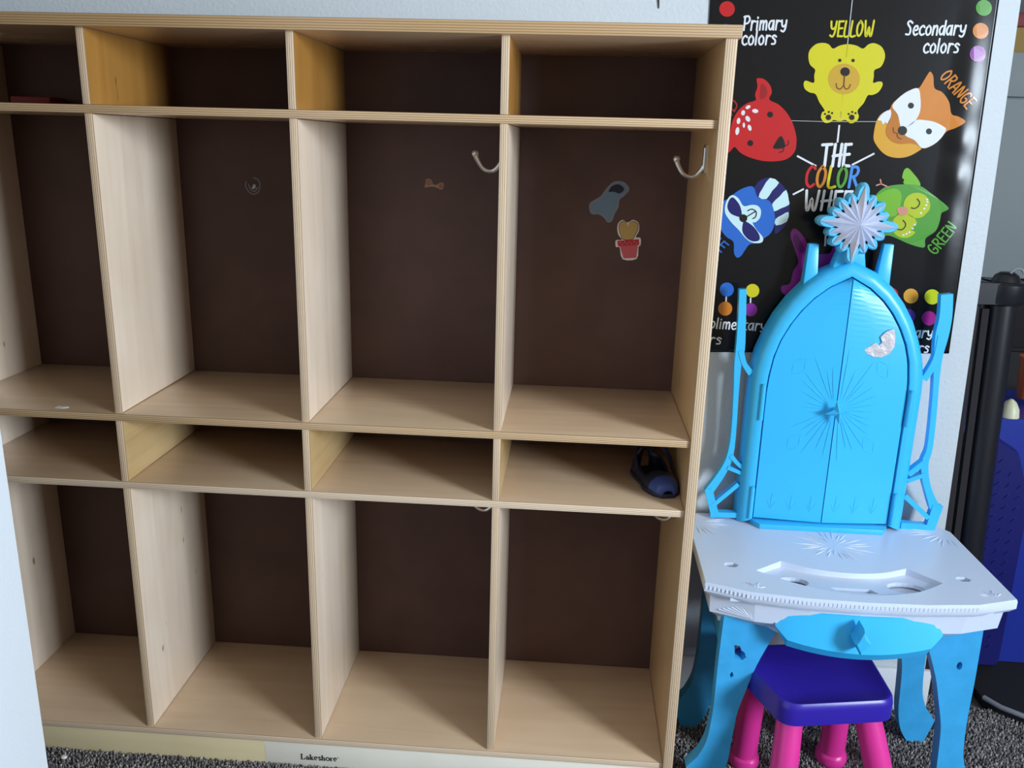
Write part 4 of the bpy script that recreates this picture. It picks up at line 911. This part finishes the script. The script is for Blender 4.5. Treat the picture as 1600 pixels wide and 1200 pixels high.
MB().box(.715, 1.005, .945, 1.205, 1.345, 1.375).build('lid', M['red_cloth'], OB, bevel=.003)
cu = at(1619, 545, .62)
OC = thing('orange_cup', (cu.x, .62, .556), 'small orange plastic cup standing on the blue bin', 'cup')
MB().tube([(cu.x, .62, .557), (cu.x, .62, .60), (cu.x, .62, .645)], [.020, .024, .027], 18).build('cup_body', M['orange_o'], OC, smooth=True)
MB().tube([(cu.x, .62, .643), (cu.x, .62, .649)], [.0285, .0285], 18).build('cup_rim', M['orange_o'], OC, smooth=True)

# ------------------------------------------------------------------ carpet pile
def pile():
    rng = np.random.default_rng(4); areas = ((-1.25, .03, -.50, .0085), (.015, 1.05, -.45, .30), (ex(0) + .01, .62, .30, .9))
    P = []
    for x0, x1, y0, y1 in areas:
        s = .0039; gx, gy = np.meshgrid(np.arange(x0, x1, s), np.arange(y0, y1, s))
        P.append(np.stack([gx.ravel() + rng.uniform(-.0022, .0022, gx.size), gy.ravel() + rng.uniform(-.0022, .0022, gx.size)], 1))
    P = np.concatenate(P); n = len(P)
    h = rng.uniform(.0075, .0115, n); a = rng.uniform(0, 2 * np.pi, n); lean = rng.uniform(0, .005, n); la = rng.uniform(0, 2 * np.pi, n); r = rng.uniform(.0018, .0030, n)
    V = np.zeros((n, 7, 3))
    for k in range(3):
        an = a + 2 * np.pi * k / 3
        V[:, k, 0] = P[:, 0] + np.cos(an) * r; V[:, k, 1] = P[:, 1] + np.sin(an) * r; V[:, k, 2] = -.004
        V[:, 3 + k, 0] = P[:, 0] + np.cos(an + .5) * r * .9 + np.cos(la) * lean * .7; V[:, 3 + k, 1] = P[:, 1] + np.sin(an + .5) * r * .9 + np.sin(la) * lean * .7; V[:, 3 + k, 2] = h * .72
    V[:, 6, 0] = P[:, 0] + np.cos(la) * lean; V[:, 6, 1] = P[:, 1] + np.sin(la) * lean; V[:, 6, 2] = h
    V[:, 3:, 2] -= .0095; V[:, :3, 2] = -.0115
    tri = np.array([(0, 1, 4), (0, 4, 3), (1, 2, 5), (1, 5, 4), (2, 0, 3), (2, 3, 5), (3, 4, 6), (4, 5, 6), (5, 3, 6)])
    F = (np.arange(n)[:, None, None] * 7 + tri[None]).reshape(-1)
    me = bpy.data.meshes.new('carpet_pile'); me.vertices.add(n * 7); me.vertices.foreach_set('co', V.ravel())
    nf = n * 9; me.loops.add(nf * 3); me.loops.foreach_set('vertex_index', F.astype(np.int32)); me.polygons.add(nf)
    me.polygons.foreach_set('loop_start', np.arange(0, nf * 3, 3, dtype=np.int32)); me.polygons.foreach_set('loop_total', np.full(nf, 3, dtype=np.int32))
    me.update(calc_edges=True)
    m = bpy.data.materials.new('carpet_yarn'); m.use_nodes = True; nt = m.node_tree; b = nt.nodes['Principled BSDF']; b.inputs['Roughness'].default_value = .9; b.inputs['Specular IOR Level'].default_value = .15
    g = nt.nodes.new('ShaderNodeNewGeometry'); cr = nt.nodes.new('ShaderNodeValToRGB'); e = cr.color_ramp.elements
    e[0].color = (.10, .094, .098, 1); e[1].color = (.50, .46, .45, 1); q = e.new(.45); q.color = (.22, .205, .205, 1); q = e.new(.75); q.color = (.30, .275, .265, 1)
    nt.links.new(g.outputs['Random Per Island'], cr.inputs[0]); nt.links.new(cr.outputs[0], b.inputs['Base Color'])
    me.materials.append(m)
    link('carpet_pile', me, label='grey brown looped carpet pile on the floor', cat='carpet', kind='stuff')
pile()
